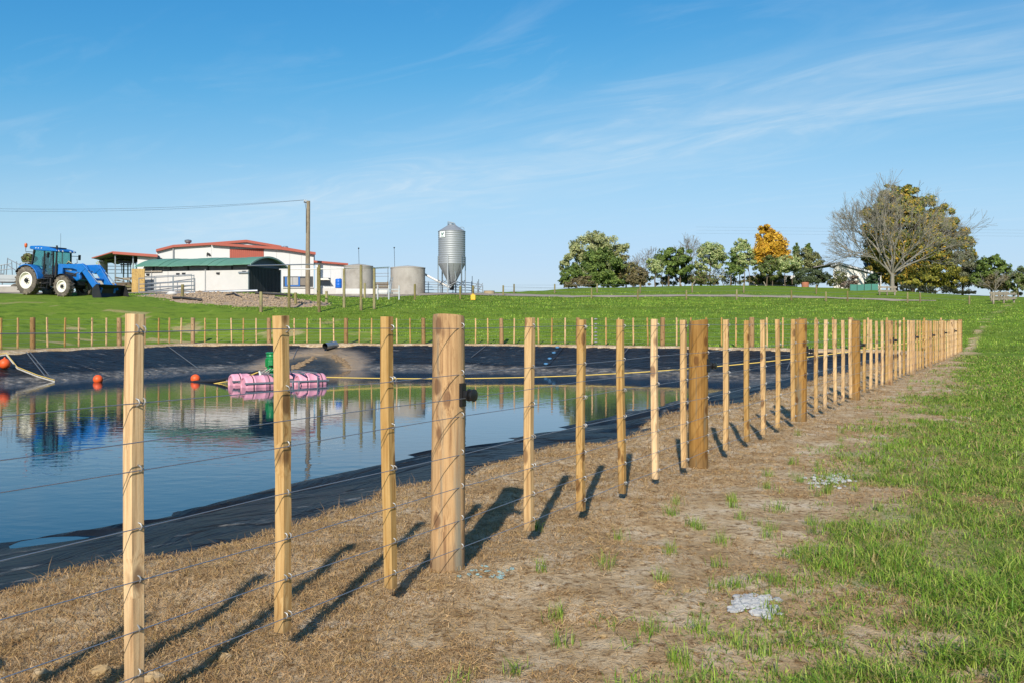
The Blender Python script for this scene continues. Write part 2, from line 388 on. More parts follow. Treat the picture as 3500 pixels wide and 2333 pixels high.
_A[:_n, _n] = 1; _A[:_n, _n + 1:] = CP[:, :2]; _A[_n:, :_n] = _A[:_n, _n:].T
_W = np.linalg.solve(_A, np.concatenate([CP[:, 2], np.zeros(3)]))
def base_z(X, Y):
    X = np.asarray(X, float); Y = np.asarray(Y, float); sh = X.shape
    q = np.stack([np.clip(X, -90, 90).ravel(), np.clip(Y, -30, 115).ravel()], 1); z = np.empty(len(q))
    for i in range(0, len(q), 20000):
        c = q[i:i + 20000]; z[i:i + 20000] = _tps(c, CP) @ _W[:_n] + _W[_n] + c @ _W[_n + 1:]
    z = z.reshape(sh); z = np.clip(z, -.3, 7.0)
    far = sst(112, 190, Y) + sst(80, 170, np.abs(X)) * sst(-60, 60, Y)
    z = z * (1 - np.clip(far, 0, 1)) + (-1.5) * np.clip(far, 0, 1)
    z = np.where(Y < 0, z * (1 - sst(0, 25, -Y)), z)
    return z
def rim_z(X, Y): return .12 * sst(22, 38, Y)
def ground_z(X, Y):
    X = np.asarray(X, float); Y = np.asarray(Y, float)
    d = pond_d(X, Y); e = (X - F0[0]) * FN[0] + (Y - F0[1]) * FN[1]
    z = base_z(X, Y); w = sst(-3.5, .3, d)
    z = z * (1 - w) + rim_z(X, Y) * w
    nearw = np.exp(-np.hypot(X, Y) / 25)
    z = z + (fbm(X * .5, Y * .5, 3, 3) - .5) * .16 * (1 - .7 * w) * np.clip(np.hypot(X, Y) / 12, .2, 1)
    z = z + (fbm(X * 2.2, Y * 2.2, 5, 3) - .5) * .09 * nearw + (fbm(X * 7, Y * 7, 7, 2) - .5) * .035 * np.exp(-np.hypot(X, Y) / 8)
    # rolled-over lip above the liner
    edge = 1.45 + (fbm(X * .9, Y * .9, 21, 4) - .5) * .8 + (fbm(X * 4, Y * 4, 25, 2) - .5) * .18
    z = z + .05 * np.exp(-((d - edge + .35) / .35) ** 2)
    z = z - .75 * np.maximum(0, d - edge)
    return np.maximum(z, -2.6)
def liner_z(X, Y):
    X = np.asarray(X, float); Y = np.asarray(Y, float); d = pond_d(X, Y)
    z = rim_z(X, Y) - .03 - .205 * np.maximum(0, d - 1.45) - .035 * np.maximum(0, d - 6.5)
    s = (X - F0[0]) * FD[0] + (Y - F0[1]) * FD[1]
    near = np.exp(-np.abs(np.hypot(X, Y)) / 30)
    w = sst(1.2, 2.4, d)
    z = z + w * ((fbm(s * .30, d * .42, 41, 2) - .5) * .22 * (.45 + .55 * near))
    z = z + w * near * ((fbm(s * .8 + d * .3, d * .55, 43, 2) - .5) * .30)
    q = fbm(s * .55 + d * .25, d * .30, 51, 2) - .5
    z = z + w * near * .11 * np.exp(-(q / .04) ** 2)
    return z
def axis(parts):
    o = []
    for a, b, st_ in parts: o += list(np.arange(a, b, st_))
    return np.array(o)
def grow(a, b, st_, k=1.22):
    o = [a]
    while o[-1] < b: o.append(o[-1] + st_); st_ *= k
    return np.array(o[1:])
GX = np.concatenate([-grow(70, 2600, 3)[::-1], axis([(-70, -34, 1.2), (-34, -8, .36), (-8, 9, .125), (9, 22, .32), (22, 70, 1.2)]), grow(70, 2600, 3)])
GY = np.concatenate([-grow(20, 900, 3)[::-1], axis([(-20, -2, .8), (-2, 14, .125), (14, 46, .30), (46, 125, .95)]), grow(125, 3200, 3)])
def grid_mesh(name, gx, gy, zf, keep=None, smooth=True):
    X, Y = np.meshgrid(gx, gy); Z = zf(X, Y); nx, ny = len(gx), len(gy)
    i = (np.arange(ny - 1)[:, None] * nx + np.arange(nx - 1)[None, :])
    Q = np.stack([i, i + 1, i + nx + 1, i + nx], -1).reshape(-1, 4)
    V = np.stack([X.ravel(), Y.ravel(), Z.ravel()], 1)
    if keep is not None:
        k = keep(X, Y).ravel(); Q = Q[k[Q].all(1)]
        used = np.unique(Q); mp = -np.ones(len(V), np.int64); mp[used] = np.arange(len(used)); V = V[used]; Q = mp[Q]
    return mesh_np(name, V, np.full(len(Q), 4), Q.ravel(), smooth), V
def set_col(me, C, name='col'):
    a = me.attributes.new(name, 'FLOAT_COLOR', 'POINT')
    c = np.ones((len(me.vertices), 4), np.float32); c[:, :3] = C; a.data.foreach_set('color', c.ravel())
def green_amt(X, Y):
    d = pond_d(X, Y); e = (X - F0[0]) * FN[0] + (Y - F0[1]) * FN[1]; s = (X - F0[0]) * FD[0] + (Y - F0[1]) * FD[1]
    n = fbm(X * .8, Y * .8, 61, 4) - .5; n2 = fbm(X * 2.6, Y * 2.6, 67, 3) - .5; n3 = fbm(X * .45, Y * .45, 63, 3) - .5
    lo = 1.5 - .45 * sst(.5, 5, s) - .8 * sst(4, 32, s)
    g = sst(-.45, 1.15, e - lo + .12 + n * 1.5 + n2 * 1.8)
    # worn patches inside the green
    g = g * (1 - np.clip(1.0 * sst(.06, .24, n3 * .6 + n2 * 1.0 + n * .5) * np.exp(-np.hypot(X - 2, Y - 2) / 5), 0, .75))
    dd = np.minimum.reduce(edge_d(X, Y)[1:4])
    gb = sst(.15, .9, -dd + n * .9)
    out = np.where((e > -.05) & (edge_d(X, Y)[1] > -.2), g, gb)
    out = np.where((edge_d(X, Y)[1] < 0) & (e > 0), np.maximum(g, sst(0, .6, e)), out)
    # dry patches on the bank to the left, behind the far fence
    lb = sst(.06, .2, fbm(X * .6, Y * .9, 71, 4) - .5) * sst(-2, -12, X) * sst(26, 32, Y) * (1 - sst(47, 53, Y))
    out = out * (1 - .55 * lb)
    return np.clip(out, 0, 1)
me, V = grid_mesh('ground', GX, GY, ground_z)
gmat, t, b = newmat('ground_soil_and_turf')
me.materials.append(gmat); ground = link(bpy.data.objects.new('ground', me)); tag(ground, kind='structure')
set_col(me, np.stack([green_amt(V[:, 0], V[:, 1]) * (.64 + .36 * sst(6, 24, np.hypot(V[:, 0], V[:, 1]))), fbm(V[:, 0] * .3, V[:, 1] * .3, 5, 3), np.zeros(len(V))], 1), 'zone')
a = N(t, 'ShaderNodeAttribute'); a.attribute_name = 'zone'; sc_ = N(t, 'ShaderNodeSeparateColor'); L(t, a.outputs['Color'], sc_.inputs[0])
tc = N(t, 'ShaderNodeTexCoord'); pos = tc.outputs['Object']
nf = noise_n(t, pos, 22, 6, .7); nm = noise_n(t, pos, 3.2, 6, .65); nl = noise_n(t, pos, .35, 5, .6); nx = noise_n(t, pos, 90, 4, .7)
soil = ramp_n(t, nm, [(.30, (0.372, 0.237, 0.111)), (.44, (0.489, 0.339, 0.183)), (.54, (0.587, 0.441, 0.268)), (.66, (0.685, 0.557, 0.391))])
soil = mix_n(t, math_n(t, 'MULTIPLY', math_n(t, 'SUBTRACT', nf, .50), 7, True), soil, (0.196, 0.111, 0.047))
soil = mix_n(t, math_n(t, 'MULTIPLY', math_n(t, 'SUBTRACT', nx, .58), 4, True), soil, (0.450, 0.335, 0.204))
turf = ramp_n(t, nf, [(.30, (.075, .125, .014)), (.50, (.14, .225, .022)), (.72, (.22, .31, .04))])
turf = mix_n(t, math_n(t, 'MULTIPLY', math_n(t, 'SUBTRACT', nl, .48), 2.2, True), turf, (.18, .245, .03))
turf = mix_n(t, math_n(t, 'MULTIPLY', math_n(t, 'SUBTRACT', noise_n(t, map_n(t, pos, (1.2, .35, 1)), 1.0, 6, .7), .56), 5, True), turf, (.25, .32, .045))
cl1 = noise_n(t, map_n(t, pos, (.8, 1.5, 1)), 1.3, 6, .72); cl2 = noise_n(t, map_n(t, pos, (.10, .16, 1)), 1.0, 5, .6)
turf = mix_n(t, math_n(t, 'MULTIPLY', math_n(t, 'SUBTRACT', .50, cl1), 5.5, True), turf, (.060, .115, .012))
turf = mix_n(t, math_n(t, 'MULTIPLY', math_n(t, 'SUBTRACT', cl2, .47), 3.5, True), turf, (.13, .185, .025))
gm = math_n(t, 'ADD', sc_.outputs[0], math_n(t, 'MULTIPLY', math_n(t, 'SUBTRACT', nm, .5), .7))
gm = math_n(t, 'MULTIPLY', math_n(t, 'SUBTRACT', gm, .25), 2.0, True)
L(t, mix_n(t, gm, soil, turf), b.inputs['Base Color']); b.inputs['Roughness'].default_value = .95; b.inputs['Specular IOR Level'].default_value = .1
bn = N(t, 'ShaderNodeBump'); bn.inputs['Strength'].default_value = .9; bn.inputs['Distance'].default_value = .03
L(t, math_n(t, 'ADD', nf, math_n(t, 'MULTIPLY', nx, .4)), bn.inputs['Height']); L(t, bn.outputs[0], b.inputs['Normal'])
def gz(x, y): return float(ground_z(np.array([x]), np.array([y]))[0])
def onground(x, D, y=None):            # photo column + scale -> point standing on the ground
    X = (x - 1750) / D; Y = 3000 / D; return Vector((X, Y, gz(X, Y)))

# pond liner
gx = axis([(-34, -8, .3), (-8, 9, .10), (9, 18, .25)]); gy = axis([(-16, 1, .4), (1, 16, .10), (16, 44, .22)])
me, V = grid_mesh('pond_liner', gx, gy, liner_z, lambda X, Y: (pond_d(X, Y) > .75) & (pond_d(X, Y) < 10.5))
lmat, t, b = newmat('black_liner_sheet'); me.materials.append(lmat)
liner = link(bpy.data.objects.new('pond_liner', me)); tag(liner, 'black plastic sheet lining the banks of the pond', 'pond liner')
tc = N(t, 'ShaderNodeTexCoord'); pos = tc.outputs['Object']; sx = N(t, 'ShaderNodeSeparateXYZ'); L(t, pos, sx.inputs[0])
c = mix_n(t, math_n(t, 'MULTIPLY', math_n(t, 'SUBTRACT', noise_n(t, pos, .9, 6, .65), .42), 1.6, True), (.011, .011, .011), (.027, .027, .026))
wz = math_n(t, 'ADD', sx.outputs[2], math_n(t, 'MULTIPLY', math_n(t, 'SUBTRACT', noise_n(t, pos, .8, 4), .5), .20))
scum = math_n(t, 'MULTIPLY', math_n(t, 'SUBTRACT', -.58, wz), 12, True)
scum = math_n(t, 'MULTIPLY', scum, math_n(t, 'MULTIPLY', math_n(t, 'SUBTRACT', sx.outputs[1], 16), .12, True))
sn = noise_n(t, map_n(t, pos, (1, 1, 6)), 3.0, 7, .75)
c = mix_n(t, scum, c, ramp_n(t, sn, [(.38, (.035, .034, .031)), (.52, (.10, .092, .08)), (.66, (.33, .29, .24))]))
# chalky scuffs on the dry sheet
sc1 = math_n(t, 'MULTIPLY', math_n(t, 'SUBTRACT', noise_n(t, map_n(t, pos, (1.4, 3.0, 1), rot=(0, 0, .5)), 1.1, 8, .72), .59), 9, True)
c = mix_n(t, math_n(t, 'MULTIPLY', sc1, .62), c, (.34, .33, .31))
sc2 = math_n(t, 'MULTIPLY', math_n(t, 'SUBTRACT', noise_n(t, pos, 46, 3, .6), .70), 12, True)
c = mix_n(t, math_n(t, 'MULTIPLY', sc2, .35), c, (.22, .21, .19))
# sediment fan under the outlet pipe
PIPE = np.array([-8.55, 40.7])
fx = math_n(t, 'MULTIPLY', math_n(t, 'ADD', sx.outputs[0], -float(PIPE[0] - .1)), 1 / 2.9)
fz = math_n(t, 'MULTIPLY', math_n(t, 'ADD', sx.outputs[2], .78), 1 / .86)
rr = math_n(t, 'SQRT', math_n(t, 'ADD', math_n(t, 'MULTIPLY', fx, fx), math_n(t, 'MULTIPLY', fz, fz)))
rr = math_n(t, 'ADD', rr, math_n(t, 'MULTIPLY', math_n(t, 'SUBTRACT', noise_n(t, pos, 1.6, 5, .65), .5), .30))
msk = math_n(t, 'MULTIPLY', math_n(t, 'SUBTRACT', sx.outputs[1], 30), .5, True)
fanc = ramp_n(t, rr, [(.30, (.03, .034, .034)), (.47, (.10, .085, .06)), (.60, (.34, .24, .14)), (.80, (.26, .20, .14)), (1.0, (.10, .095, .09))])
fana = ramp_n(t, rr, [(.0, (.75,) * 3), (.5, (1, 1, 1)), (.80, (.85,) * 3), (1.08, (0, 0, 0))])
c = mix_n(t, math_n(t, 'MULTIPLY', fana, msk), c, fanc)
L(t, c, b.inputs['Base Color']); b.inputs['Roughness'].default_value = .42; b.inputs['Specular IOR Level'].default_value = .10
bn = N(t, 'ShaderNodeBump'); bn.inputs['Strength'].default_value = 1.0; bn.inputs['Distance'].default_value = .14
L(t, noise_n(t, map_n(t, pos, (1, 1.6, 1), rot=(0, 0, .6)), 1.5, 4, .5, 1.2), bn.inputs['Height']); L(t, bn.outputs[0], b.inputs['Normal'])
def hit(px, py, f=liner_z, lo=3.0, hi=90.0, lift=0.0):      # where the sight line through a photo pixel meets a surface
    Y = np.linspace(lo, hi, 9000); X = (px - 1750) / 3000 * Y; Z = EYE + (1098 - py) / 3000 * Y
    k = np.nonzero(Z < f(X, Y))[0]; i = k[0] if len(k) else len(Y) - 1
    return Vector((X[i], Y[i], float(f(X[i:i + 1], Y[i:i + 1])[0]) + lift))
# water
WATER = -.8
inner = []
ed = [(POLY[i], POLY[(i + 1) % 5]) for i in range(5)]
for i in range(5):
    (a, b_), (c_, d_) = ed[i - 1], ed[i]
    def off(a, b_):
        e = (b_ - a) / np.linalg.norm(b_ - a); return a + np.array([-e[1], e[0]]) * 3.0, e
    o1, e1 = off(a, b_); o2, e2 = off(c_, d_)
    k = np.linalg.solve(np.array([e1, -e2]).T, o2 - o1); inner.append(o1 + e1 * k[0])
wb = MB(); wb.add([(p[0], p[1], WATER) for p in inner], [tuple(range(5))])
wmat, t, b = newmat('pond_water'); water = wb.build('water', wmat); tag(water, kind='structure')
b.inputs['Base Color'].default_value = (.003, .020, .044, 1); b.inputs['Roughness'].default_value = .015
b.inputs['IOR'].default_value = 1.36; b.inputs['Specular IOR Level'].default_value = .62
tc = N(t, 'ShaderNodeTexCoord'); pos = tc.outputs['Object']
calm = noise_n(t, map_n(t, pos, (.12, .3, 1)), 1.0, 3, .5)
calm = math_n(t, 'ADD', math_n(t, 'MULTIPLY', math_n(t, 'SUBTRACT', calm, .35), 2.2, True), .25)
h = math_n(t, 'ADD', math_n(t, 'MULTIPLY', noise_n(t, map_n(t, pos, (1.0, 1.7, 1), rot=(0, 0, .15)), 2.6, 2, .45), 1.0),
           math_n(t, 'MULTIPLY', noise_n(t, map_n(t, pos, (1.0, 2.0, 1)), 8.0, 2, .5), .22))
bn = N(t, 'ShaderNodeBump'); bn.inputs['Strength'].default_value = 1.0; bn.inputs['Distance'].default_value = .0040
L(t, math_n(t, 'MULTIPLY', h, calm), bn.inputs['Height']); L(t, bn.outputs[0], b.inputs['Normal'])

# ------------------------------------------------------------------ yard, track
def strip(name, mat, line, width, lift=.05, n=60):
    P = np.array(line, float); seg = np.r_[0, np.cumsum(np.hypot(*np.diff(P[:, :2], axis=0).T))]
    s = np.linspace(0, seg[-1], n); X = np.interp(s, seg, P[:, 0]); Y = np.interp(s, seg, P[:, 1]); W = np.interp(s, seg, np.broadcast_to(width, len(P)))
    tx = np.gradient(X); ty = np.gradient(Y); ln = np.hypot(tx, ty); nx_, ny_ = -ty / ln, tx / ln
    k = 9; V = []; 
    for j in range(k):
        w = (j / (k - 1) - .5) * W * (1 + .25 * (fbm(s * .3, s * 0 + j * .01, 91, 3) - .5))
        x = X + nx_ * w; y = Y + ny_ * w; V.append(np.stack([x, y, ground_z(x, y) + lift * (1 - abs(j / (k - 1) - .5) ** 4 * 8)], 1))
    V = np.concatenate(V); m = n
    i = (np.arange(k - 1)[:, None] * m + np.arange(m - 1)[None]).ravel()
    Q = np.stack([i, i + 1, i + m + 1, i + m], 1)
    me = mesh_np(name, V, np.full(len(Q), 4), Q.ravel(), True); me.materials.append(mat)
    return tag(link(bpy.data.objects.new(name, me)), kind='structure')
M_gravel = pm('yard_gravel', (.30, .25, .20), .95, 0, .3, 3, bump=.8, bscale=14, dirt=(.2, .16, .12), dirt_amt=.5, dscale=.8)
M_trackm = pm('track_gravel', (.33, .27, .21), .95, 0, .2, 2, bump=.6, bscale=10)
def pl(lst):
    return [(at(x, y, D).x, at(x, y, D).y) for x, y, D in lst]
strip('yard', M_gravel, [(-75, 66), (-45, 64), (-30, 66), (-22, 72), (-12, 86), (0, 88), (6, 88)], [20, 17, 15, 17, 13, 9, 6], .06, 110)
strip('track', M_trackm, pl([(1700, 1010, 34.5), (1900, 1013, 34), (2300, 1012, 33), (2700, 1013, 33), (3000, 1020, 33.5), (3200, 1026, 34.5)]), [2.0, 2.0, 2.4, 2.8, 2.4, .8], .08, 90)

# ------------------------------------------------------------------ fences
WIREZ = [1.17, .95, .75, .575, .415, .265, .13]
def post_mesh(name, r, h, n=16, seed=0, below=.25):
    rnd = random.Random(seed); mb = MB(); pr = []
    ks = [rnd.uniform(-1, 1) for _ in range(n)]
    hs = [-below, 0, .15 * h, .35 * h, .55 * h, .75 * h, .9 * h, h - .012, h]
    vs = []; fs = []
    for j, z in enumerate(hs):
        rr = r * (1.05 - .07 * z / h) * (.955 if j == len(hs) - 1 else 1)
        ph = seed + z * 1.3
        for k in range(n):
            an = 2 * math.pi * k / n
            q = rr * (1 + .035 * math.sin(2 * an + ph) + .02 * math.sin(3 * an - ph * 2) + .012 * ks[k])
            vs.append((q * math.cos(an), q * math.sin(an), z + (.008 * math.cos(an + seed) if j >= len(hs) - 2 else 0)))
    for j in range(len(hs) - 1):
        for k in range(n):
            k2 = (k + 1) % n; fs.append((j * n + k, j * n + k2, (j + 1) * n + k2, (j + 1) * n + k))
    fs.append(tuple((len(hs) - 1) * n + k for k in range(n)))
    mb.add(vs, fs); return mb.mesh(name, 35)
def batten_mesh(name, w, d, z0, z1, seed):
    rnd = random.Random(seed); mb = MB(); vs = []; fs = []; n = 9
    c = .0035
    for j in range(n):
        z = z0 + (z1 - z0) * j / (n - 1); ox = .004 * math.sin(z * 3 + seed); oy = .003 * math.sin(z * 4.1 + seed * 2)
        cc = c * rnd.uniform(.5, 2.2)
        for x, y in ((-w/2+cc,-d/2),(w/2-cc,-d/2),(w/2,-d/2+cc),(w/2,d/2-cc),(w/2-cc,d/2),(-w/2+cc,d/2),(-w/2,d/2-cc),(-w/2,-d/2+cc)):
            vs.append((x + ox, y + oy, z + (x * .08 * rnd.uniform(-1, 1) if j in (0, n - 1) else 0)))
    for j in range(n - 1):
        for k in range(8):
            k2 = (k + 1) % 8; fs.append((j*8+k, j*8+k2, (j+1)*8+k2, (j+1)*8+k))
    fs += [tuple(range(7, -1, -1)), tuple((n-1)*8 + k for k in range(8))]
    mb.add(vs, fs); return mb.mesh(name)
def inst(name, me, mat, parent, loc, rz=0, tilt=(0, 0)):
    if not me.materials: me.materials.append(mat)
    o = bpy.data.objects.new(name, me); link(o, parent)
    o.location = Vector(loc) - ORG[parent.name] if parent is not None else loc
    o.rotation_euler = (tilt[0], tilt[1], rz); return o
battens = [batten_mesh('batten', .047, .044, .065, 1.215, i) for i in range(7)]
nposts = [post_mesh('post', .077, 1.218, 18, i) for i in range(4)]
for me in nposts: me.materials.append(M_post)
for me in battens: me.materials.append(M_batten)
sm = MB(); sm.tube([(.0, -.002, -.011), (.0, .009, -.008), (.0, .013, 0), (.0, .009, .008), (.0, -.002, .011)], .0024, 6); staple_me = sm.mesh('staple', True); staple_me.materials.append(M_staple)
im = MB(); im.box((-.017, -.004, -.055), (.017, .02, .055)); im.box((-.012, .02, -.02), (.012, .06, .02)); im.lathe((0, .04, 0), [(.012, .0), (.03, .005), (.03, .012), (.018, .016), (.018, .026), (.03, .03), (.03, .038), (.012, .042)], 12, 'y')
ins_me = im.mesh('insulator', 30); ins_me.materials.append(M_black)
fa = math.atan2(FD[1], FD[0])                     # local x = along the fence, local -y = camera side
nf_root = thing('wire_fence', 'new pine post and batten wire fence running from the foreground to the far corner', 'fence', (F0[0], F0[1], 0))
def fpos(s, e, z=0): return Vector((F0[0] + FD[0] * s + FN[0] * e, F0[1] + FD[1] * s + FN[1] * e, z))
WE = .027
rnd = random.Random(5)
post_s = [-7.3, -3.62, 0, 3.63] + [3.63 + 3.67 * k for k in range(1, 9)]
for i, s in enumerate(post_s):
    g = gz(*fpos(s, -.047)[:2]); 
    o = inst('post', nposts[(i + 1) % 4], M_post, nf_root, fpos(s, WE - .077, g * .6), fa + i * 1.7 if i != 2 else fa, (rnd.uniform(-.012, .012), rnd.uniform(-.012, .012) + (.01 if i == 2 else 0)))
    o.rotation_mode = 'XYZ'
    if -4 < s < 12:
        for z in WIREZ:
            st_ = bpy.data.objects.new('staple', staple_me); link(st_, o); st_.matrix_world = Matrix.Identity(4)
            q = Matrix.Rotation(-(o.rotation_euler.z) + fa, 4, 'Z')
            st_.matrix_basis = q @ Matrix.Translation((0, -.077, z)) @ Matrix.Rotation(math.pi, 4, 'Z') @ Matrix.Scale(1.05, 4)
    if s < 30:
        iso = bpy.data.objects.new('insulator', ins_me); link(iso, o)
        q = Matrix.Rotation(-(o.rotation_euler.z) + fa, 4, 'Z')
        iso.matrix_basis = q @ Matrix.Translation((.0, -.072, .845)) @ Matrix.Rotation(math.pi, 4, 'Z')
    if i < len(post_s) - 1:
        s2 = post_s[i + 1]
        bs = {0: [.70, 1.33, 1.94, 2.53, 3.15], -3.62: [.64, 1.26, 1.88, 2.50, 3.12]}.get(s) or [(s2 - s) * k / 6 + rnd.uniform(-.05, .05) for k in range(1, 6)]
        for q_ in bs:
            sb = s + q_; g = gz(*fpos(sb, 0)[:2])
            far_lean = rnd.uniform(-.009, .009)
            bo = inst('batten', battens[rnd.randrange(7)], M_batten, nf_root, fpos(sb, WE - .0265, rnd.uniform(-.008, .012)), fa + rnd.uniform(-.05, .05), (rnd.uniform(-.008, .008), far_lean))
            if -2.5 < sb < 9:
                for z in WIREZ:
                    for dx in ((.0,) if rnd.random() < .6 else (-.011, .011)):
                        st_ = bpy.data.objects.new('staple', staple_me); link(st_, bo)
                        st_.matrix_basis = Matrix.Translation((dx, -.022, z + rnd.uniform(-.003, .003))) @ Matrix.Rotation(math.pi + rnd.uniform(-.2, .2), 4, 'Z') @ Matrix.Rotation(rnd.uniform(-.3, .3), 4, 'Y')
for z in WIREZ + [.845]:
    e = WE + (.045 if z == .845 else .002)
    pts = [fpos(s, e, z + .004 * math.sin(s * 3 + z * 20)) for s in np.arange(-7.3, 33.1, .61)]
    MB().tube(pts, .0017, 6).build('wire', M_wire, nf_root, True)

# far fence round the other sides of the pond
ff = thing('wire_fence', 'distant post and batten wire fence along the far banks of the pond', 'fence', (P2[0], P2[1], 0))
fposts = [post_mesh('post', .10, 1.24, 12, 20 + i) for i in range(3)]
fbat = [batten_mesh('batten', .06, .055, .04, 1.24, 30 + i) for i in range(4)]
for me in fposts: me.materials.append(M_farpost)
for me in fbat: me.materials.append(M_batten)
def off_line(a, b_, spans, nb, first_post=True):
    a = np.array(a); b_ = np.array(b_); L_ = np.linalg.norm(b_ - a); e = (b_ - a) / L_
    s = 0; ang = math.atan2(e[1], e[0])
    for j, sp in enumerate(spans):
        if j or first_post:
            p = a + e * s; inst('post', fposts[rnd.randrange(3)], M_farpost, ff, (p[0], p[1], gz(*p)), rnd.uniform(0, 6), (rnd.uniform(-.01, .01), rnd.uniform(-.01, .01)))
        for k in range(1, nb + 1):
            p = a + e * (s + sp * k / (nb + 1) + rnd.uniform(-.05, .05)); inst('batten', fbat[rnd.randrange(4)], M_batten, ff, (p[0], p[1], gz(*p)), ang + rnd.uniform(-.1, .1), (rnd.uniform(-.015, .015), rnd.uniform(-.015, .015)))
        s += sp
    for z in WIREZ:
        q = [a + e * x for x in np.linspace(0, s, max(6, int(s / 1.3)))]
        MB().tube([(p[0], p[1], gz(*p) + z) for p in q], .0032, 5).build('wire', M_wire, ff)
lv = (PB - P1) / np.linalg.norm(PB - P1)
off_line(P1, P1 + lv * 17.2, [4.5, 4.3, 4.2, 4.2], 5)
off_line(P1, P2, [3.78] * 4, 5, False)
off_line(P2, P4, [4.05, 4.05] + [np.linalg.norm(P4 - P2) / 3 - 2.7] * 3, 5)
# strainers on the far fence, stacked one over another
q = hit(2093, 1170, ground_z, 30, 60); rt = (P4 - P2) / np.linalg.norm(P4 - P2)
qq = P2 + rt * np.dot(np.array([q.x, q.y]) - P2, rt)
for z in WIREZ:
    mb = MB(); g = gz(*qq); c = Vector((qq[0], qq[1], g + z))
    mb.lathe(c, [(.02, -.07), (.035, -.05), (.035, .05), (.02, .07)], 8, 'x').build('strainer', pm('dull_zinc', (.22, .23, .24), .6, .3), ff, True)

# ------------------------------------------------------------------ things on the pond
def seam(pts, w=.02):
    P = [hit(x, y, liner_z, 20, 60, .012) for x, y in pts]
    MB().tube(P, w, 5).build('seam', pm('liner_seam', (.10, .11, .12), .5), liner)
for a, b_ in (((90, 1203), (165, 1298)), ((102, 1203), (182, 1300)), ((578, 1186), (676, 1258)), ((1662, 1181), (1612, 1220)), ((2148, 1190), (2098, 1248)), ((2705, 1225), (2690, 1262)), ((1017, 1190), (1002, 1226))):
    seam([(a[0] + (b_[0] - a[0]) * k / 5, a[1] + (b_[1] - a[1]) * k / 5) for k in range(6)])
lad = thing('escape_ladder', 'row of small blue rungs laid down the black liner on the far bank', 'ladder', hit(1885, 1190, liner_z, 20, 60))
for k, (x, y) in enumerate([(1905, 1188), (1893, 1206), (1879, 1226), (1866, 1244)]):
    p = hit(x, y, liner_z, 20, 60, .03); mb = MB(); mb.lathe(p, [(.06, -.05), (.09, -.02), (.09, .02), (.05, .04)], 10)
    mb.build('rung', pm('blue_rung', (.08, .22, .40), .5), lad, True)
MB().tube([hit(1926 - 12 * k, 1188 + 14 * k, liner_z, 20, 60, .015) for k in range(5)], .02, 5).build('strap', M_black, lad)
for lab, x, y, fl in (('orange float ball tied to the grey hose on the liner at the left edge', 22, 1243, False), ('orange float ball on the water nearest the left edge', 335, 1294, True), ('orange float ball on the water beside the pink drums', 668, 1292, True)):
    if fl:
        Yw = 3000 / ((y + 10 - 1098) / 2.0); p = Vector(((x - 1750) / 3000 * Yw, Yw, WATER + .09)); r = .155
    else:
        p = hit(x, y + 14, liner_z, 20, 60); r = .18; p = p + Vector((0, -.1, r * .9))
    t_ = thing('float_ball', lab, 'float', p, 'orange pond floats')
    MB().sphere(p, r, 18, 12).build('ball', M_orange, t_, True)
    MB().lathe((p.x, p.y, p.z - r * 1.12 if fl else p.z + r * .95), [(.03, -.02), (.035, .02), (.02, .05)], 8).build('eye', M_orange, t_, True)
hp = [hit(-60, 1212, liner_z, 20, 60, .12), hit(-10, 1228, liner_z, 20, 60, .12), hit(22, 1236, liner_z, 20, 60, .26), hit(60, 1262, liner_z, 20, 60, .04), hit(130, 1290, liner_z, 20, 60, .04), hit(188, 1305, liner_z, 20, 60, .02)]
MBh = MB().tube(hp, .026, 8); tag(MBh.build('hose', M_greyhose, None, True), 'grey hose running down the liner into the water at the left edge', 'hose')
rp = [p + Vector((.02, -.05, .06)) for p in hp]; tag(MB().tube(rp, .012, 6).build('rope', M_rope, None, True), 'yellow rope lashed along the grey hose at the left edge', 'rope')
# outlet pipe
pz = float(liner_z(PIPE[0:1], PIPE[1:2])[0]); pp = at(1122, 1180, 3000 / 40.3)
op = thing('outlet_pipe', 'grey outlet pipe poking out over the far bank above a tan stain', 'pipe', (pp.x, pp.y, pp.z))
dv = Vector((-.42, -.90, -.06)).normalized(); a0 = pp - dv * .55; a1 = pp + dv * .25
MB().tube([a0, a1], .15, 16, False).build('pipe_wall', M_galv, op, True)
MB().tube([a0, a1], .135, 16, False).build('pipe_bore', M_dkmetal, op, True)
MB().tube([pp + Vector((0, 0, -.1)), pp + Vector((0, .02, -.62))], .08, 8).build('support', M_black, op, True)
# crust of sediment
for j, seq in enumerate(([(1000, 1258), (1030, 1244), (1055, 1231), (1075, 1222)], [(1140, 1218), (1160, 1226), (1178, 1240), (1190, 1252)])):
    mb = MB()
    for k in range(70):
        u_ = random.random() * (len(seq) - 1); i = int(u_); f = u_ - i
        x = seq[i][0] * (1 - f) + seq[i + 1][0] * f + random.gauss(0, 4); y = seq[i][1] * (1 - f) + seq[i + 1][1] * f + random.gauss(0, 3)
        p = hit(x, y, liner_z, 30, 60); r = random.uniform(.03, .085); mb.sphere(p, r, 6, 4, (1.4, 1.1, .7))
    o = mb.build('sediment_crust', pm('sediment', (.22, .15, .085), .95, 0, .4, 8, bump=.6), None, False)
    tag(o, ['left arm of the brown crust under the outlet pipe', 'right arm of the brown crust under the outlet pipe'][j], 'sediment', kind='stuff')
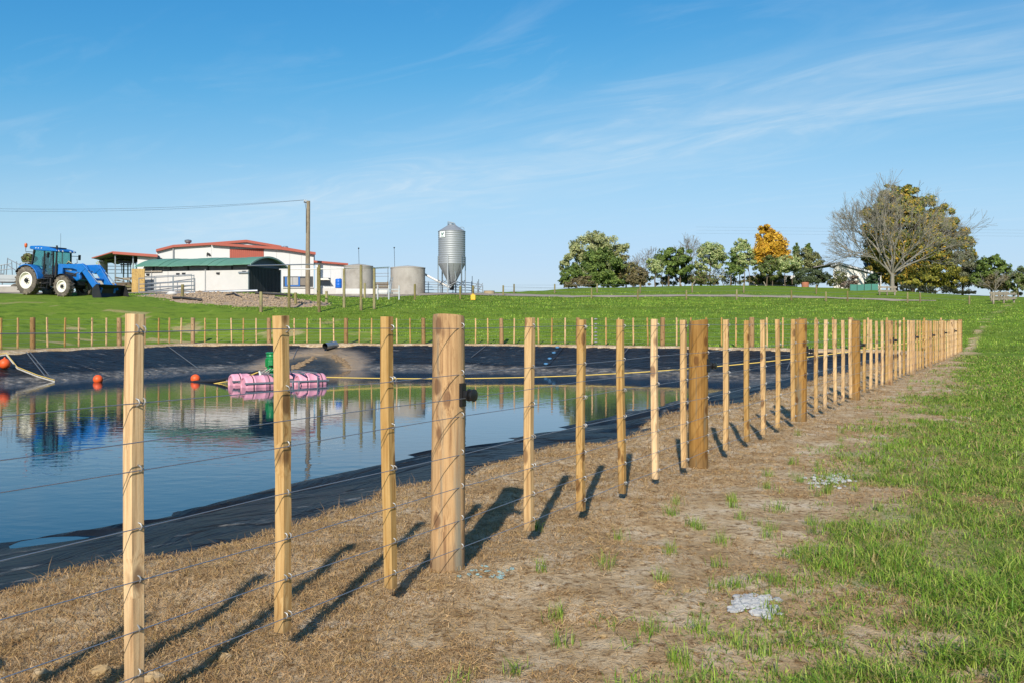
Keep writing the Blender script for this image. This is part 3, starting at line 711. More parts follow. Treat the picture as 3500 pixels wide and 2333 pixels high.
# pontoon
pc = Vector((-7.45, 27.9, WATER)); th = R(36); uu = Vector((math.cos(th), math.sin(th), 0)); vv = Vector((math.sin(th), -math.cos(th), 0))
pon = thing('pump_pontoon', 'floating pump raft on four pink drums with a green pump', 'pump raft', pc)
def drum(c, r=.29, Ln=.90):
    mb = MB(); n = 26; prof = [(.02, -Ln/2+.03), (.20, -Ln/2+.03), (.22, -Ln/2), (.25, -Ln/2), (r-.01, -Ln/2+.035), (r, -Ln/2+.07), (r, -Ln/6-.02), (r+.014, -Ln/6), (r, -Ln/6+.02), (r, Ln/6-.02), (r+.014, Ln/6), (r, Ln/6+.02), (r, Ln/2-.07), (r-.01, Ln/2-.035), (.25, Ln/2), (.22, Ln/2), (.20, Ln/2-.03), (.02, Ln/2-.03)]
    k = len(mb.v); mb.lathe((0, 0, 0), prof, n, 'x')
    for i in range(len(mb.v)):
        p = mb.v[i]; mb.v[i] = tuple(c + uu * p[0] + vv * p[1] + Vector((0, 0, p[2])))
    o = mb.build('drum', M_pink, pon, True)
    for q in (-.2, .25):
        ring = [c + uu * q * 1.1 + (vv * math.cos(a) + Vector((0, 0, 1)) * math.sin(a)) * (r + .012) for a in np.linspace(-.3, math.pi + .3, 16)]
        MB().tube(ring, .012, 5).build('strap', M_dkmetal, o)
dz = Vector((0, 0, .07))
for a, b_ in ((-.86, -.58), (-.86, .58), (.86, -.58), (.86, .58)): drum(pc + uu * a + vv * b_ + dz)
fr = .16
for s_ in (-1, 1):
    for q in (.28, .88):
        MB().bar(pc + vv * (s_ * q) + uu * -1.35 + Vector((0, 0, .14)), pc + vv * (s_ * q) + uu * 1.35 + Vector((0, 0, .14)), .05, .05).build('frame_rail', M_galv, pon)
for q in (-.5, .5):
    MB().bar(pc + uu * q + vv * -.95 + Vector((0, 0, .385)), pc + uu * q + vv * .95 + Vector((0, 0, .385)), .06, .04).build('cross_bar', M_galv, pon)
MB().bar(pc + uu * .9 + vv * -.95 + Vector((0, 0, .39)), pc + uu * .9 + vv * .95 + Vector((0, 0, .39)), .05, .04).build('cross_bar', M_galv, pon)
pm_c = pc + uu * -.18 + vv * -.1
mo = MB().lathe(pm_c, [(.10, -.3), (.10, .42), (.17, .44), (.17, .47), (.13, .48), (.135, .55), (.155, .57), (.155, .84), (.14, .86), (.145, .885), (.15, .89), (.15, .94), (.13, .97), (.05, .98)], 20).build('pump_motor', M_gpump, pon, 35)
for k in range(18):
    a = 2 * math.pi * k / 18; d = Vector((math.cos(a), math.sin(a), 0))
    MB().bar(pm_c + d * .165 + Vector((0, 0, .585)), pm_c + d * .165 + Vector((0, 0, .83)), .008, .03, d).build('cooling_fin', M_gpump, mo)
MB().box((pm_c.x - .03, pm_c.y - .24, .62 + pm_c.z), (pm_c.x + .12, pm_c.y - .15, .78 + pm_c.z)).build('terminal_box', M_gpump, mo, bevel=.01)
MB().lathe(pm_c, [(.14, .97), (.165, .98), (.165, 1.02), (.12, 1.04)], 18).build('cap', M_gpump, mo, 35)
ub = pm_c + uu * .38; MB().tube([ub + Vector((-.08, 0, .1)), ub + Vector((-.08, 0, .50))] + [ub + Vector((.06 - .14 * math.cos(a), 0, .50 + .14 * math.sin(a))) for a in np.linspace(.3, math.pi, 9)] + [ub + Vector((.2, 0, .15))], .028, 8).build('bent_pipe', M_pvc, pon, True)
vb = pm_c - uu * .34
MB().tube([vb + Vector((0, 0, .1)), vb + Vector((0, 0, .36)), vb + Vector((-.06, -.02, .44))], .05, 8).build('valve', M_pvc, pon, True)
for sx_, sy_ in ((-.0, -.06), (.1, -.02), (.18, .04)):
    MB().tube([vb + Vector((sx_, sy_, .1)), vb + Vector((sx_ + .05, sy_, .4)), vb + Vector((sx_ + .22, sy_ + .05, .52))], .013, 5).build('cable', M_greyhose, pon, True)
for q in (.1, .3): MB().tube([pc + uu * (1.0 * q) + vv * .98 + Vector((0, 0, .16)), pc + uu * (q) + vv * 1.02 + Vector((0, 0, -.12))], .02, 6).build('hanger', M_galv, pon)
MB().tube([pc + uu * .95 + vv * .92 + Vector((0, 0, .3)), pc + uu * .95 + vv * .95 + Vector((0, 0, -.3))], .022, 6).build('hanger', M_galv, pon)
# hose and ropes of the raft
w1 = Vector(((735 - 1750) / 3000 * 28.8, 28.8, WATER + .0)); w0 = vb + Vector((-.05, 0, .42))
tag(MB().tube([w0, w0 * .7 + w1 * .3 + Vector((0, 0, .02)), w0 * .3 + w1 * .7 + Vector((0, 0, .04)), w1 + Vector((0, 0, .05)), w1 + Vector((-1.4, .8, -.04))], .055, 10).build('hose', M_hose, None, True), 'dark hose sloping from the pump raft down into the water', 'hose')
tag(MB().tube([w0 + Vector((0, -.1, .0)), w0 * .6 + w1 * .4 + Vector((0, -.15, -.10)), w1 + Vector((.3, -.2, .03)), w1 + Vector((0, -.25, -.02))], .018, 6).build('rope', M_rope, None, True), 'yellow rope hanging beside the dark hose of the pump raft', 'rope')
ra = pc + uu * 1.25 + vv * .4 + Vector((0, 0, .22)); rb_ = Vector((P4[0] - .12, P4[1] + .1, .70))
def ropept(f): return ra * (1 - f) + rb_ * f - Vector((0, 0, 4 * f * (1 - f) * .56))
tag(MB().tube([ropept(f) for f in np.linspace(0, 1, 40)], .016, 6).build('rope', M_rope, None, True), 'long yellow rope stretched from the pump raft to the far fence corner', 'rope')

# ------------------------------------------------------------------ farm buildings
class Face:                        # a vertical wall plane, met by sight lines through photo pixels
    def __init__(s, x0, D0, ang):
        s.o = Vector(((x0 - 1750) / D0, 3000 / D0)); s.e = Vector((math.cos(ang), math.sin(ang))); s.n = Vector((-math.sin(ang), math.cos(ang)))
    def pt(s, x, y, off=0):        # off > 0 : towards the viewer
        k = (x - 1750) / 3000; o = s.o - s.n * off
        # (o + e*a) . X = k * Y
        a = (k * o.y - o.x) / (s.e.x - k * s.e.y); q = o + s.e * a
        return Vector((q.x, q.y, EYE + (1098 - y) / 3000 * q.y))
    def N3(s): return Vector((s.n.x, s.n.y, 0))
    def panel(s, name, pts, mat, parent, off=0.0, th=.1, bevel=0):
        return MB().prism([s.pt(x, y, off) for x, y in pts], s.N3() * th).build(name, mat, parent, bevel=bevel)
def rect(a, b, c, d): return [(a, b), (c, b), (c, d), (a, d)]
# --- milking shed
F = Face(592, 36, R(14)); base = F.pt(800, 1003)
ms = thing('milking_shed', 'long white farm shed with red roof edges and a red panel', 'shed', base)
for pts in ([(535, 1010), (535, 858), (592, 844), (592, 1010)], [(592.5, 1010), (592.5, 844), (722, 834), (722, 1010)]):
    F.panel('wall_panel', pts, M_white, ms, 0, .2)
F.panel('wall_panel', [(722.5, 900), (722.5, 834), (842, 826), (905, 836), (1076, 862), (1076, 900)], M_white, ms, -.12, 5.0)
# projecting front part
for x0, x1, y0, y1 in ((722.5, 785, 834.5, 839), (902, 945, 846, 850), (945.5, 990, 850, 853), (990.5, 1030, 853, 857), (1030.5, 1072, 857, 861)):
    F.panel('wall_panel', [(x0, 1010), (x0, y0), (x1, y1), (x1, 1010)], M_white, ms, .35, .3)
F.panel('wall_panel', rect(785.5, 884, 901.5, 1010), M_white, ms, .35, .3)
gl = F.panel('grey_light_band', rect(785.5, 842, 901.5, 851), pm('pale_translucent_sheet', (.42, .43, .44), .4), ms, .33, .2)
rp_ = F.panel('red_panel', rect(785.5, 851.5, 901.5, 884), M_red, ms, .33, .2)
for k in range(17): F.panel('rib', rect(788 + k * 6.8, 852, 790.4 + k * 6.8, 883), M_red, rp_, .37, .05)
for (xa, ya, xb, yb, off) in ((533, 852, 592, 837, .3), (592, 837, 724, 828.5, .3), (724, 828.5, 842, 819.5, .15), (842, 819.5, 962, 840, .15), (722, 829, 962, 845, .75), (962, 845, 1079, 862, .75)):
    F.panel('roof_edge', [(xa, ya), (xb, yb), (xb, yb + 8.5), (xa, ya + 8.5)], M_red, ms, off, .28)
# roof sheets running back
for (xa, ya, xb, yb) in ((533, 852, 592, 837), (592, 837, 842, 820), (842, 820, 1079, 861)):
    MB().prism([F.pt(xa, ya + 2, 0), F.pt(xb, yb + 2, 0), F.pt(xb, yb + 4, 0), F.pt(xa, ya + 4, 0)], F.N3() * 9).build('roof', M_red, ms)
F.panel('left_side_infill', [(538, 1008), (538, 862), (1068, 864), (1068, 1008)], M_white, ms, -4.9, .2)
MB().prism([F.pt(1068, 1008, .3), F.pt(1068, 866, .3), F.pt(1072, 866, .3), F.pt(1072, 1008, .3)], F.N3() * 9).build('side_wall', M_white, ms)
dp = F.pt(592, 846, .12); MB().tube([dp, (dp.x, dp.y, base.z - .1)], .06, 8).build('downpipe', pm('grey_downpipe', (.3, .31, .32), .5), ms, True)
vp = F.pt(643, 833, -1.2); MB().lathe((vp.x, vp.y, vp.z), [(.16, -.6), (.16, .05), (.30, .12), (.34, .28), (.26, .36), (.05, .40)], 16).build('roof_vent', M_galv, ms, 35)
vp = F.pt(975, 846, -1.2); MB().lathe((vp.x, vp.y, vp.z), [(.3, -.3), (.3, .05), (.2, .12)], 12).build('roof_vent', M_galv, ms, 35)
# black animal emblem on the wall
em = [[(706, 866), (711, 864), (716, 866), (719, 868), (718, 872), (712, 873), (707, 871)], [(717, 870), (721, 872), (723, 876), (720, 877), (716, 873)], [(706, 869), (709, 872), (708, 877), (706, 876)], [(713, 871), (716, 873), (715, 876), (713, 875)], [(708, 865), (709, 862), (711, 864)]]
eo = None
for k, pts in enumerate(em):
    o = F.panel('emblem', pts, M_black, ms if eo is None else eo, .06 + k * .004, .05 + k * .003); eo = eo or o
F.panel('ledge', [(535, 884), (552, 882), (552, 887), (540, 887)], M_shade, ms, .5, .5)
# window with blue shutters
wf = F.panel('window', rect(968, 945, 1070, 982), M_shade, ms, .37, .04)
for x0, x1, m in ((974, 980, M_bluepaint), (1020, 1025, M_bluepaint)): F.panel('frame', rect(x0, 946, x1, 979), m, wf, .45, .07)
F.panel('frame', rect(980, 975, 1020, 979), M_bluepaint, wf, .45, .06)
F.panel('pane', rect(981, 948, 1000, 974.5), pm('pale_blind', (.38, .37, .36), .5), wf, .41, .03)
F.panel('pane', rect(1001, 948, 1019, 974.5), pm('pale_blind', (.38, .37, .36), .5), wf, .41, .03)
F.panel('sill', rect(966, 981, 1072, 984), M_whitecon, wf, .55, .2)
F.panel('pane', rect(1026, 951, 1052, 975), pm('brown_blind', (.2, .17, .14), .6), wf, .41, .03)
F.panel('frame', rect(1054, 946, 1058, 980), M_white, wf, .42, .04)
F.panel('plinth', rect(960, 984, 1073, 1012), M_whitecon, ms, .42, .07)
# --- lower annex at the right
F2 = Face(1078, 35.2, R(14)); ax = thing('annex_shed', 'low white annex with red roof edge right of the milking shed', 'shed', F2.pt(1120, 1003))
for k, (x0, x1) in enumerate(((1078, 1095), (1130.5, 1168), (1168.5, 1200))): F2.panel('wall_panel', [(x0, 1010), (x0, 898 + (x0 - 1078) * .09), (x1, 898 + (x1 - 1078) * .09), (x1, 1010)], M_white, ax, 0, .25)
F2.panel('wall_panel', rect(1095.5, 978, 1130, 1010), M_white, ax, 0, .25); F2.panel('wall_panel', [(1095.5, 950), (1095.5, 899), (1130, 902), (1130, 950)], M_white, ax, 0, .25)
wn_ = F2.panel('window', rect(1095.5, 950.5, 1130, 977.5), M_glass, ax, -.12, .06)
F2.panel('awning', [(1092, 951), (1120, 951), (1128, 957), (1096, 957)], M_cream, ax, .9, .85)
F2.panel('roof_edge', [(1072, 890), (1190, 900), (1190, 906), (1072, 897)], M_red, ax, .3, .3)
MB().prism([F2.pt(1076, 893, 0), F2.pt(1190, 903, 0), F2.pt(1190, 905, 0), F2.pt(1076, 895, 0)], F2.N3() * 5).build('roof', M_red, ax)
F2.panel('plinth', rect(1074, 985, 1186, 1012), M_whitecon, ax, .1, .1)
F2.panel('downpipe', rect(1086, 960, 1089, 1004), M_shade, ax, .1, .09)
F2.panel('door', rect(1146, 955, 1156, 1000), M_bluepaint, ax, .06, .05)
# --- open canopy at the left
F3 = Face(470, 36.5, R(10)); cn = thing('cattle_yard_canopy', 'open red roofed canopy with steel posts left of the white shed', 'canopy', F3.pt(430, 1003))
for k, (x0, x1) in enumerate(((470, 502), (502.5, 536))): F3.panel('wall_panel', [(x0, 1010), (x0, 871 + (x0 - 470) * .045), (x1, 871 + (x1 - 470) * .045), (x1, 1010)], M_white, cn, 0, .2)
F3.panel('roof_edge', [(385, 859), (538, 870), (538, 879), (385, 868)], M_red, cn, .5, .25)
F3.panel('roof_edge', [(313, 881), (385, 859), (385, 863), (313, 884)], M_red, cn, .5, .2)
MB().prism([F3.pt(313, 880, .3), F3.pt(385, 861, .3), F3.pt(385, 864, .3), F3.pt(313, 883, .3)], F3.N3() * 9).build('roof', pm('roof_underside', (.16, .155, .15), .6), cn)
MB().prism([F3.pt(385, 861, .3), F3.pt(538, 872, .3), F3.pt(538, 875, .3), F3.pt(385, 864, .3)], F3.N3() * 9).build('roof', pm('roof_underside', (.16, .155, .15), .6), cn)
for off in (-2, -4.5, -7):
    MB().prism([F3.pt(318, 884, 0), F3.pt(385, 868, 0), F3.pt(466, 874, 0), F3.pt(466, 884, 0), F3.pt(385, 878, 0), F3.pt(318, 887, 0)], F3.N3() * .12).build('rafter', M_dkmetal, cn).location = F3.N3() * -off
for x, off, tp in ((394, 0, 866), (455, 0, 872), (437, -5, 872), (350, -4, 872), (422, -8, 872)):
    a = F3.pt(x, tp, off); c = F3.pt(x, 1008, off); MB().tube([a, (a.x, a.y, c.z)], .07, 8).build('column', M_galv, cn, True)
for y in (898, 910, 922, 934): MB().tube([F3.pt(362, y, -3), F3.pt(468, y + 1, -3)], .03, 6).build('rail', M_galv, cn, True)
for x, y0, y1 in ((416, 897, 935), (424, 900, 937), (447, 897, 937)): MB().tube([F3.pt(x, y0, -2), F3.pt(x, y1, -2)], .035, 6).build('stall_bar', M_dkmetal, cn, True)
MB().bar(F3.pt(404, 894, -1), F3.pt(466, 900, -1), .2, .25).build('stall_beam', M_dkmetal, cn)
MB().bar(F3.pt(411, 905, -1), F3.pt(466, 906, -1), .12, .12).build('stall_beam', M_dkmetal, cn)
for x in (452, 460, 465):
    p = F3.pt(x, 909, -.6); MB().lathe(p, [(.03, -.5), (.08, -.45), (.08, .05), (.04, .12), (.02, .3)], 8).build('milk_cluster', pm('pale_blue_plastic', (.35, .52, .58), .4), cn, True)
# round tank under the canopy
tp = F3.pt(352, 1003, -2); tk = thing('water_tank', 'narrow mossy round tank under the open canopy behind the tractor', 'tank', tp)
MB().lathe(tp, [(.42, -.1), (.42, 3.0), (.38, 3.05)], 18).build('shell', M_con, tk, 35)
sp_ = MB(); 
for k in range(60):
    a = random.uniform(0, 6.28); r = random.uniform(.1, .6); c = tp + Vector((math.cos(a) * r, math.sin(a) * r - .2, 3.0 + random.uniform(-.5, .55) * (1 - r * .3)))
    sp_.prism([c, c + Vector((random.uniform(-.1, .1), 0, .12)), c + Vector((.1, .03, .05))], (0.01, .02, 0.01))
sp_.build('weed_tuft', pm('pale_weed', (.28, .32, .12), .8), tk)
# scrap and timber heap by the gate
hp_ = F3.pt(425, 1000, 3.5); heap = thing('scrap_heap', 'jumble of brown timber and scrap between the tractor bucket and the plywood board', 'scrap heap', hp_)
rs = random.Random(3)
for k in range(26):
    x = rs.uniform(395, 446); y = rs.uniform(945, 995); a = F3.pt(x, y, rs.uniform(2.6, 4.2)); d = Vector((rs.uniform(-1, 1), rs.uniform(-.6, .6), rs.uniform(-.12, .12))).normalized() * rs.uniform(.3, .7)
    m = rs.choice([M_pole, M_barkd, M_oldpost, M_dkmetal, M_rail])
    MB().bar(a - d, a + d, rs.uniform(.07, .2), rs.uniform(.06, .16)).build('timber', m, heap)
MB().box((hp_.x - .8, hp_.y - .3, hp_.z - .2), (hp_.x + .75, hp_.y + .9, hp_.z + .9)).build('crate', M_barkd, heap)
MB().box((hp_.x - .3, hp_.y - .7, hp_.z + .35), (hp_.x + .2, hp_.y - .4, hp_.z + .62)).build('red_can', pm('faded_red', (.32, .10, .07), .6), heap, bevel=.03)
# plywood board
F4 = Face(470, 46, R(-14)); pb = F4.panel('plywood_board', rect(450, 919, 494, 1002), M_ply, None, .35, .05); tag(pb, 'tall yellow plywood board leaning at the left end of the green roofed shed', 'board')
# --- green roofed shed
A = R(-15); F5 = Face(848, 47, A); gb = F5.pt(848, 1000); gs = thing('pump_shed', 'low white walled shed with curved green roof and black end wall', 'shed', gb)
def gp(a, d, z): q = Vector((gb.x, gb.y)) + F5.e * a + F5.n * d; return Vector((q.x, q.y, z))
z0, z1, z2 = gb.z - .3, 4.93, 5.28; Lw = 9.0; Dw = 4.7
for k, (a0, a1) in enumerate(((-9.0, -8.15), (-8.13, -6.75), (-6.73, -3.55), (-3.53, 0))):
    MB().prism([gp(a0, 0, z0), gp(a1, 0, z0), gp(a1, 0, z1), gp(a0, 0, z1)], F5.N3() * .15).build('wall_panel', M_whitecon, gs, bevel=.015)
MB().prism([gp(-9, .22, z1 - .05), gp(0, .22, z1 - .05), gp(0, .22, z2 + .15), gp(-9, .22, z2 + .15)], F5.N3() * .1).build('eave_shade_band', pm('eave_shade_grey', (.13, .14, .145), .6), gs)  # set-back strip under the roof, shade of the dark gap put into its grey
for a0 in (-8.2, -6.7, -5.2, -3.5, -1.5, -.1): MB().prism([gp(a0, .17, z1 - .1), gp(a0 + .1, .17, z1 - .1), gp(a0 + .1, .17, z2 + .1), gp(a0, .17, z2 + .1)], F5.N3() * .05).build('stud', M_dkmetal, gs)
MB().prism([gp(-8.75, -.12, z1 - .05), gp(-7.2, -.12, z1 - .05), gp(-7.2, -.12, z1 + .05), gp(-8.75, -.12, z1 + .05)], F5.N3() * .1).build('batten_strip', M_rail, gs)
for a0 in (-8.15, -3.54): MB().tube([gp(a0, -.03, z0), gp(a0, -.03, z1 + .1)], .035, 6).build('cable_duct', pm('grey_downpipe', (.3, .31, .32), .5), gs)
for a0, zz in ((-8.6, 4.78), (-6.0, 4.78), (-.45, 4.86), (-5.5, 4.80), (-2.6, 4.78)): MB().prism([gp(a0, -.07, zz), gp(a0 + .28, -.07, zz), gp(a0 + .25, -.07, zz - .16), gp(a0, -.07, zz - .12)], F5.N3() * .07).build('bracket', M_dkmetal, gs)
MB().prism([gp(-.75, -.1, 4.80), gp(0.05, -.1, 4.80), gp(.05, -.1, 4.68), gp(-.75, -.1, 4.68)], F5.N3() * .1).build('bracket', M_galv, gs)
MB().prism([gp(-9, Dw, z0), gp(0, Dw, z0), gp(0, Dw, z2), gp(-9, Dw, z2)], F5.N3() * -.15).build('back_wall', M_whitecon, gs)
MB().prism([gp(-9, .15, z0), gp(-9, Dw - .15, z0), gp(-9, Dw - .15, z2), gp(-9, .15, z2)], Vector((F5.e.x, F5.e.y, 0)) * .15).build('end_wall', M_whitecon, gs)
ew = MB().prism([gp(0, .16, z0), gp(0, Dw - .16, z0), gp(0, Dw - .16, z2 - .12), gp(0, .16, z2 - .12)], Vector((F5.e.x, F5.e.y, 0)) * -.15).build('black_end_wall', M_dark, gs)
for k in range(22):
    d = .2 + k * (Dw - .45) / 21; MB().prism([gp(.0, d, z0), gp(.0, d + .07, z0), gp(.0, d + .07, z2 - .14), gp(.0, d, z2 - .14)], Vector((F5.e.x, F5.e.y, 0)) * .025).build('rib', M_dark, ew)
arc = [(-.38 + (Dw + .76) * f, z2 + .0 + .70 * (1 - (2 * f - 1) ** 2)) for f in np.linspace(0, 1, 15)]
MB().prism([gp(.02, d, z) for d, z in arc[1:-1]] + [gp(.02, Dw - .1, z2 - .06), gp(.02, .1, z2 - .06)], Vector((F5.e.x, F5.e.y, 0)) * -.08).build('gable_sheet', pm('blue_grey_sheet', (.055, .085, .13), .55, 0, .3), gs)
seg = 14
for k in range(seg):              # roof in sheets, each slightly sagged
    a0 = -9.35 + (9.75) * k / seg; a1 = -9.35 + (9.75) * (k + 1) / seg - .01; sg = .05 * math.sin(k * 1.1) - .02
    up = [(d, z + sg * .5) for d, z in arc]
    MB().prism([gp(a0, d, z + .05) for d, z in up] + [gp(a0, d, z) for d, z in up[::-1]], Vector((F5.e.x, F5.e.y, 0)) * (a1 - a0)).build('roof_sheet', M_green_roof, gs, 40)
MB().prism([gp(.40, d, z + .08) for d, z in arc] + [gp(.40, d, z - .04) for d, z in arc[::-1]], Vector((F5.e.x, F5.e.y, 0)) * .04).build('roof_trim', pm('pale_green_trim', (.30, .42, .36), .5), gs, 40)
# pipe gate in front of it
gt0 = at(475, 1004, 48.5); gt1 = at(663, 998, 49.5)
gate = thing('pipe_gate', 'grey pipe farm gate in front of the green roofed shed', 'gate', (gt0 + gt1) / 2)
gzv = [.12, .38, .66, 1.08]
for z in gzv: MB().tube([gt0 + Vector((0, 0, z)), gt1 + Vector((0, 0, z + .06))], .028, 8).build('rail', M_galv, gate, True)
for f in (0, .31, .63, 1): 
    q = gt0 * (1 - f) + gt1 * f; MB().tube([q + Vector((0, 0, .0)), q + Vector((0, 0, 1.12 + .06 * f))], .03, 8).build('upright', M_galv, gate, True)
gt2 = at(462, 1003, 46); gt3 = at(655, 996, 46.5)
gate = thing('pipe_gate', 'second pipe gate standing close behind the first, nearer the white wall', 'gate', (gt2 + gt3) / 2)
for z in (.14, .42, .72, 1.2): MB().tube([gt2 + Vector((0, 0, z)), gt3 + Vector((0, 0, z + .04))], .028, 8).build('rail', M_galv, gate, True)
for f in (0, .34, .67, 1):
    q = gt2 * (1 - f) + gt3 * f; MB().tube([q, q + Vector((0, 0, 1.24))], .03, 8).build('upright', M_galv, gate, True)
# --- concrete tanks
def tank(cx, D, w, ytop, ybot, lab):
    c = at(cx, ybot, D); r = w / D / 2; c.y += r; h = (ybot - ytop) / D + .1
    t_ = thing('concrete_tank', lab, 'tank', c, 'round concrete tanks by the yard')
    MB().lathe((c.x, c.y, c.z - .3), [(r, 0), (r, h + .3), (r - .03, h + .33)], 40).build('shell', M_con, t_, 35)
    MB().lathe((c.x, c.y, c.z + h + .02), [(r + .03, -.06), (r + .03, .03), (r * .5, .16), (.05, .24)], 40).build('lid', M_con, t_, 35)
    return t_, c, r, h
ta, ca_, ra_, ha = tank(1216, 37, 100, 912, 1000, 'round concrete tank behind the tall posts, left of its twin')
tb, cb_, rb2, hb = tank(1387, 36, 120, 917, 1008, 'round concrete tank nearest the silo')
for t_, x0, yt, D, lab in ((ta, 1226, 848, 36, 'a'), (tb, 1348, 846, 35.2, 'b')):
    c = at(x0, 912, D); tp_ = at(x0 - 2, yt, D)
    MB().tube([c + Vector((0, .3, -.4)), tp_ + Vector((0, .3, 0))], .02, 6).build('level_rod', M_dkmetal, t_, True)
    MB().sphere(tp_ + Vector((0, .3, 0)), .075, 10, 6).build('rod_ball', M_black, t_, True)
dr = at(1158, 985, 37); bd = thing('plastic_barrel', 'upright blue plastic barrel against the annex wall', 'barrel', dr)
MB().lathe(dr, [(.25, 0), (.29, .05), (.29, .27), (.305, .3), (.29, .33), (.29, .55), (.305, .58), (.29, .61), (.29, .80), (.24, .86), (.05, .87)], 20).build('shell', M_bluedrum, bd, 35)
MB().lathe(dr + Vector((.12, 0, .86)), [(.05, 0), (.05, .05), (.02, .055)], 10).build('bung', M_black, bd, True)
kb = at(1210, 992, 39); tag(MB().box((kb.x - 1.6, kb.y, kb.z - .35), (kb.x + 3.0, kb.y + .5, kb.z + .13)).build('concrete_kerb', M_whitecon, None, bevel=.03), 'long low pale concrete ledge in front of the concrete tanks', 'ledge')
# brown timber wall between the tanks
tw = thing('timber_wall', 'low brown timber slat wall between the two concrete tanks', 'wall', at(1295, 1000, 35))
for k in range(5):
    a = at(1262, 990 - k * 5.6, 34.5); b_ = at(1328, 990 - k * 5.6, 34.5); MB().bar(a, b_, .06, .14).build('slat', M_barkd if k % 2 else M_pole, tw)
for x in (1266, 1325): a = at(x, 1000, 34.4); MB().box((a.x - .05, a.y + .02, a.z), (a.x + .05, a.y + .14, a.z + 1.1)).build('post', M_pole, tw)
rk = thing('pipe_rails', 'set of thin horizontal pipe rails between the two concrete tanks', 'rails', at(1295, 945, 34))
for y in (934, 944, 917): MB().tube([at(1262, y + 1, 34), at(1330, y, 34)], .03, 6).build('rail', M_galv, rk, True)
for x in (1268, 1326): MB().tube([at(x, 912, 34), at(x, 1003, 34)], .035, 6).build('upright', M_galv, rk, True)
# --- silo
sc0 = at(1541, 1003, 36); sc0.y += 1.3; sl = thing('feed_silo', 'tall grey galvanised feed silo with cone bottom on legs', 'silo', sc0)
SD = 36 * (83.33 / (83.33 + 1.3)); Rs = 1.30
def sz(y): return EYE + (1098 - y) / SD
zt, zb, zc_, ztop = sz(792), sz(903), sz(978), sz(769)
prof = []; nr = 15
for k in range(nr):
    a = zb + (zt - zb) * k / nr; b_ = zb + (zt - zb) * (k + 1) / nr
    for j in range(6): prof.append((Rs + .012 * math.sin(j / 6 * 2 * math.pi), a + (b_ - a) * j / 6))
prof.append((Rs, zt))
cx, cy = sc0.x, sc0.y
MB().lathe((cx, cy, 0), prof, 48, 'z', False).build('barrel_wall', M_silo, sl, 60)
MB().lathe((cx, cy, 0), [(Rs + .03, zt - .03), (Rs + .03, zt + .02), (.34, ztop)], 48, 'z', True).build('cone_roof', M_silo, sl, 30)
MB().lathe((cx, cy, 0), [(.17, zc_), (Rs + .01, zb), (Rs + .02, zb + .05)], 48, 'z', True).build('hopper', M_silo, sl, 30)
for k in range(12):
    a = k * math.pi / 6 + .2; d = Vector((math.cos(a), math.sin(a), 0)); MB().bar(Vector((cx, cy, zb)) + d * Rs, Vector((cx, cy, zc_)) + d * .19, .02, .03, d).build('hopper_seam', M_galv, sl)
MB().lathe((cx - .1, cy, 0), [(.30, ztop - .05), (.30, ztop + .06), (.24, ztop + .12), (.05, ztop + .15)], 20).build('lid', M_galv, sl, 35)
MB().tube([(cx - .35, cy - .2, ztop + .05), (cx - .35, cy - .2, ztop + .28), (cx - .1, cy - .2, ztop + .22), (cx + .22, cy - .2, ztop + .16), (cx + .4, cy - .2, ztop - .1)], .05, 8).build('lid_handle', M_galv, sl, True)
MB().tube([(cx + .75, cy - .5, ztop - .32), (cx + .98, cy - .5, ztop - .26), (cx + 1.18, cy - .5, ztop - .30), (cx + 1.22, cy - .5, ztop - .55)], .025, 6).build('ladder_hoop', M_galv, sl, True)
for k in range(6):
    a = k * math.pi / 3 - math.pi / 2 - .22; d = Vector((math.cos(a), math.sin(a), 0)); q = Vector((cx, cy, 0)) + d * (Rs + .045)
    MB().bar(q + Vector((0, 0, sc0.z - .15)), q + Vector((0, 0, zb + .75)), .12, .07, d).build('leg', M_galv, sl)
    a2 = a + math.pi / 3; q2 = Vector((cx, cy, 0)) + Vector((math.cos(a2), math.sin(a2), 0)) * (Rs + .03)
    MB().tube([q + Vector((0, 0, sc0.z + .7)), q2 + Vector((0, 0, sc0.z + 1.35))], .025, 6).build('brace', M_galv, sl)
    MB().tube([q + Vector((0, 0, sc0.z + 1.35)), q2 + Vector((0, 0, sc0.z + .7))], .025, 6).build('brace', M_galv, sl)
MB().lathe((cx, cy, 0), [(.20, zc_ - .35), (.24, zc_ - .2), (.2, zc_ + .03)], 14).build('outlet_boot', M_dkmetal, sl, 35)
MB().tube([(cx - .15, cy - .6, zc_ - .2), (cx + .3, cy - .65, zc_ + .35), (cx + .45, cy - .7, zc_ + .75), (cx + .35, cy - .75, zc_ + 1.35)], .09, 10).build('auger_elbow', M_galv, sl, True)
MB().bar((cx - .1, cy - .66, zc_ + .1), (cx + .35, cy - .66, zc_ + .42), .2, .2).build('auger_motor', M_dkmetal, sl)
